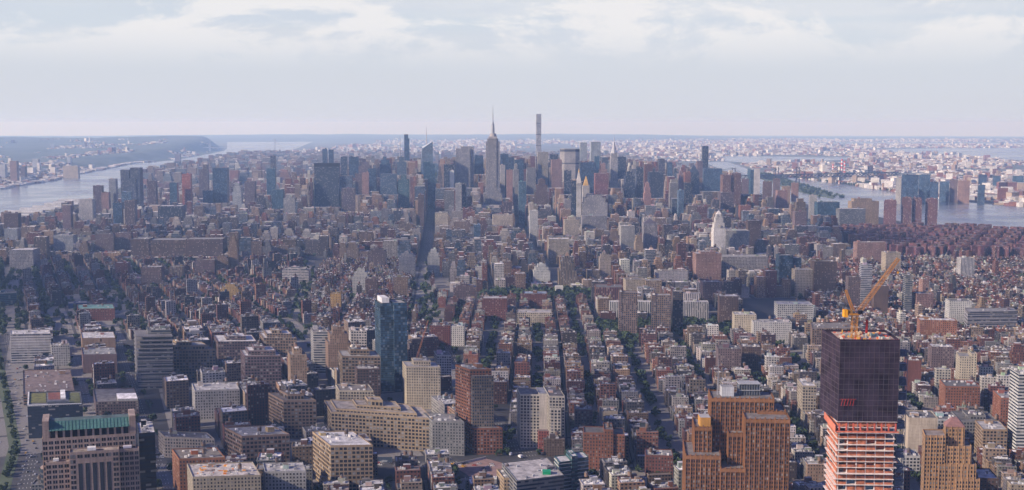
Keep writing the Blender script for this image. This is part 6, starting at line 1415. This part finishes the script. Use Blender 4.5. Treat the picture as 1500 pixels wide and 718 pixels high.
# ---------------------------------------------------------------- vehicles
CARC = dict(white=(.65, .65, .64), black=(.02, .02, .022), silver=(.38, .39, .40), dark=(.07, .075, .085), red=(.35, .03, .03), yellow=(.72, .38, .02), blue=(.05, .09, .2))
CM = {k: plain('paint_'+k, c, .3, var=.05, spec=.6) for k, c in CARC.items()}; TYRE = plain('tyre_rubber', (.02, .02, .02), .9)
def carmesh(k, L=4.7, Wd=1.9, Hh=1.45):
    b = MB(); x, y = L/2, Wd/2
    def loft(pr, m, yy=y):
        n = len(pr)
        for i in range(n-1): (a0, z0), (a1, z1) = pr[i], pr[i+1]; b.poly([(a0, -yy, z0), (a0, yy, z0), (a1, yy, z1), (a1, -yy, z1)], (1, 1, 1), m=m)
        b.poly([(a, -yy, z) for a, z in pr], (1, 1, 1), m=m); b.poly([(a, yy, z) for a, z in reversed(pr)], (1, 1, 1), m=m)
    loft([(-x, .3), (-x, .85), (-x*.9, .95), (x*.45, .95), (x*.95, .78), (x, .6), (x, .3)], 0)
    loft([(-x*.82, .95), (-x*.6, Hh-.03), (x*.12, Hh-.03), (x*.45, .95)], 1, y*.88)
    b.poly([(-x*.6, -y*.82, Hh), (x*.12, -y*.82, Hh), (x*.12, y*.82, Hh), (-x*.6, y*.82, Hh)], (1, 1, 1), m=0)
    for sx in (-.62, .62):
        for sy in (-1, 1): b.tube((sx*x, sy*(y-.22), .33), (sx*x, sy*(y+.02), .33), .33, n=10, col=(1, 1, 1), m=2)
    return b.mesh('car', [CM[k], GLASS, TYRE])
CARS = {k: carmesh(k) for k in CARC}
def truckmesh(L=9, k='white'):
    b = MB(); b.boxa(-L/2, L/2-2.3, -1.25, 1.25, .9, 3.7, (1, 1, 1)); b.boxa(L/2-2.1, L/2, -1.15, 1.15, .5, 2.6, (1, 1, 1)); b.poly([(L/2+.02, -1, 1.4), (L/2+.02, 1, 1.4), (L/2+.02, 1, 2.3), (L/2+.02, -1, 2.3)], (1, 1, 1), m=1)
    for m in range(len(b.m)): b.m[m] = min(b.m[m], 1) if b.m[m] else 0
    for sx in (-.32, -.2, .38):
        for sy in (-1, 1): b.tube((sx*L, sy*.95, .5), (sx*L, sy*1.27, .5), .5, n=10, col=(1, 1, 1), m=2)
    return b.mesh('truck', [CM[k], GLASS, TYRE])
TRK = [truckmesh(9), truckmesh(12), truckmesh(7)]
RN = dict(highway='wide highway', canal='crosstown street', six='diagonal avenue', lot='rooftop car park', other='shadowed side street')
NC = [0]
def car(x, y, an, k, z, where, side=''):
    if NC[0] >= 290: return
    NC[0] += 1; o = D2.objects.new('car', CARS[k]); COL.objects.link(o); o.location = (x, y, z+gz(x, y)); o.rotation_euler.z = an; o['category'] = 'taxi' if k == 'yellow' else 'car'; o['group'] = 'vehicles on the '+RN[where]
    u, v = proj(x, y, 1); want_label(o, ('yellow taxi' if k == 'yellow' else k+(' coloured' if k == 'dark' else '')+' car')+(' parked on the ' if where == 'lot' else ' on the ')+RN[where], u, v)
def truck(x, y, an, i, z, desc, cat='truck'):
    e = D2.objects.new('truck', TRK[i]); COL.objects.link(e); e.location = (x, y, z+gz(x, y)); e.rotation_euler.z = an; e['category'] = cat; u, v = proj(x, y, 2); want_label(e, desc, u, v)
def along(pts, lanes, step, y0, y1, z, where, p=.6):
    for l in lanes:
        P_ = off(dens(pts, step), l)
        for a, c in zip(P_, P_[1:]):
            if y0 < a[1] < y1 and rnd() < p and inframe(a[0], a[1], 5): f = uni(-.3, 1.3); car(a[0]+(c[0]-a[0])*f, a[1]+(c[1]-a[1])*f, math.atan2(c[1]-a[1], c[0]-a[0])+(pi if l < 0 else 0), random.choices(list(CARC), [30, 20, 22, 14, 5, 6, 5])[0], z, where)
along(WEST, [-27.5, -24, -20.5, -17, 12, 15, 18.5, 22, 26], 23, 1130, 1420, .06, 'highway', .36)
along(WEST, [-27.5, -24, -20.5, -17, 12, 15, 18.5, 22, 26], 28, 1420, 1750, .06, 'highway', .34)
along(CANAL, [-8, -5, -1.6, 1.8, 5, 8.4], 11, 1040, 1300, .1, 'canal', .5)
along(SIXTH, [-11, -7, -3.5, 0, 3.5, 7], 15, 1150, 1420, .14, 'six', .4)
pk = at(165, 575, 1560)
for L_ in (HUDSON, GREEN, LANES[2], LANES[3], LANES[4]): along(L_, [-3.4, 3.4, 0], 12, 1150, 1500, .14, 'other', .35)
a = radians(110)
for i, (u, v) in enumerate(((735, 649), (739, 655), (743, 661), (747, 667), (762, 671))):
    x, y = ground(u, v); truck(x, y, radians(115), 2 if i else 0, .14, ('rearmost', 'second to last', 'middle', 'fourth', 'foremost')[i]+' white box truck in the diagonal queue by the cream twin slab')
for i, (u, v) in enumerate(((697, 702), (708, 702), (722, 703), (731, 703))):
    x, y = ground(u, v); truck(x, y, radians(-5), (0, 1, 0, 2)[i], .1, ('leftmost', 'second', 'third', 'last')[i]+' white truck at the kerb below the empty lot')
# empty pink brown lot with its wall
p = [ground(*q) for q in ((664, 683), (712, 672), (741, 680), (747, 700), (700, 706))]
lot = MB(); lot.poly([(q[0], q[1], .19) for q in reversed(p)], (.26, .17, .15))
o = lot.build('empty_lot', plain('bare_earth', (.22, .145, .13), .95, sc_=.15)); struct(o)
wl_ = MB(); q0, q1 = p[0], p[1]; 
e = empty('hoarding_wall', (q0[0], q0[1], 0)); tag(e, 'low pale hoarding wall along the back of the empty brown lot', 'wall'); dx, dy = q1[0]-q0[0], q1[1]-q0[1]; wl_.prism([(0, 0), (dx, dy), (dx-.3, dy+.5), (-.3, .5)], 0, 2.6, (.42, .40, .38)); wl_.build('wall_panels', FR, e)
# billboard at the tan loft block
x_, y_, z_ = at(560, 676, 1235); e = empty('billboard', (x_, 1235, 0)); tag(e, 'dark blue billboard standing on a roof before the long tan loft block', 'billboard'); m_ = MB(); m_.boxa(-11, 11, -.3, .3, z_-4, z_+5, (.05, .07, .11)); m_.build('panel', FR, e); m_ = MB()
for s in (-9, -3, 3, 9): m_.boxa(s-.25, s+.25, .4, .9, 0, z_+4, (.12, .12, .12))
m_.build('posts', FR, e)
m_ = MB(); m_.poly([(-3, -.34, z_-1), (5, -.34, z_-.4), (6, -.34, z_+1.4), (0, -.34, z_+1.8)], (.35, .38, .42)); m_.build('billboard_image', FR, e)
# green hoist box on the white roof, white dish, satellite domes
def prop(name, cat, desc, u, v, Y, fn):
    x, _, z = at(u, v, Y); e = empty(name, (x, Y, z)); e['category'] = cat; want_label(e, desc, u, v); fn(e)
def gbox(e): m_ = MB(); m_.boxa(-4, 3.5, -3, 3, 0, 9, (.01, .30, .13)); m_.boxa(-4.2, 3.7, -3.2, 3.2, 9, 9.4, (.02, .38, .2)); m_.build('netted_box', FR, e)
prop('hoist_enclosure', 'enclosure', 'bright green netted box on the low white roof', 801, 703, 1075, gbox)
def dome(r):
    def f(e):
        m_ = MB()
        for k in range(5): a0, a1 = k*pi/10, (k+1)*pi/10; m_.tube((0, 0, r*sin(a0)), (0, 0, r*sin(a1)), r*cos(a0), max(.01, r*cos(a1)), 14, (.62, .56, .46))
        m_.build('dome_shell', FR, e)
    return f
prop('radar_dome', 'dome', 'cream dome on the roof of the broad cream sided block', 411, 634, 1250, dome(4.5)); prop('radar_dome', 'dome', 'small white dome on the tan roofed loft', 516, 508, 1515, dome(3.2))
# parked cars on the car park roof west of the dark street
X0, Y0, Z0, A_, B_, a0, a1, D = PARKS_ROOF[0]
for r_ in range(6):
    for q in range(14):
        a, b_ = a0+3+q*(a1-a0-6)/13, D*(.46+.09*r_)
        if rnd() < .6: x, y = X0+a*A_[0]+b_*B_[0], Y0+a*A_[1]+b_*B_[1]; car(x, y, radians(90-22), random.choices(list(CARC), [40, 15, 30, 10, 3, 0, 2])[0], Z0-gz(x, y)+.02, 'lot')
# street lamps along the wide highway
lp = MB(); lp.tube((0, 0, 0), (0, 0, 10), .14, .09, 6, (.2, .2, .2)); pole = lp.mesh('pole', [FAC]); lp = MB(); lp.tube((0, 0, 10), (2.6, 0, 10.6), .08, .06, 5, (.2, .2, .2)); arm = lp.mesh('arm', [FAC]); lp = MB(); lp.boxa(2.2, 3.3, -.2, .2, 10.45, 10.65, (.5, .5, .5)); head = lp.mesh('lamp_head', [FAC])
for q in off(dens(WEST, 45), -37)[:16]:
    if not inframe(q[0], q[1], 0): continue
    e = empty('street_lamp', (q[0], q[1], .1)); e['category'] = 'street lamp'; e['group'] = 'lamps along the wide highway'; u, v = proj(q[0], q[1], 8); want_label(e, 'grey lamp post beside the wide highway', u, v)
    for n_, me in (('pole', pole), ('arm', arm), ('lamp_head', head)): o = D2.objects.new(n_, me); COL.objects.link(o); o.parent = e
settle_labels()
for o in D2.objects:
    if 'label' in o and not 4 <= len(o['label'].split()) <= 16: print('LONG', o.name, o['label'])
for o in list(D2.objects):
    if 'lmk' in o: del o['lmk']
print('objects', len(D2.objects))
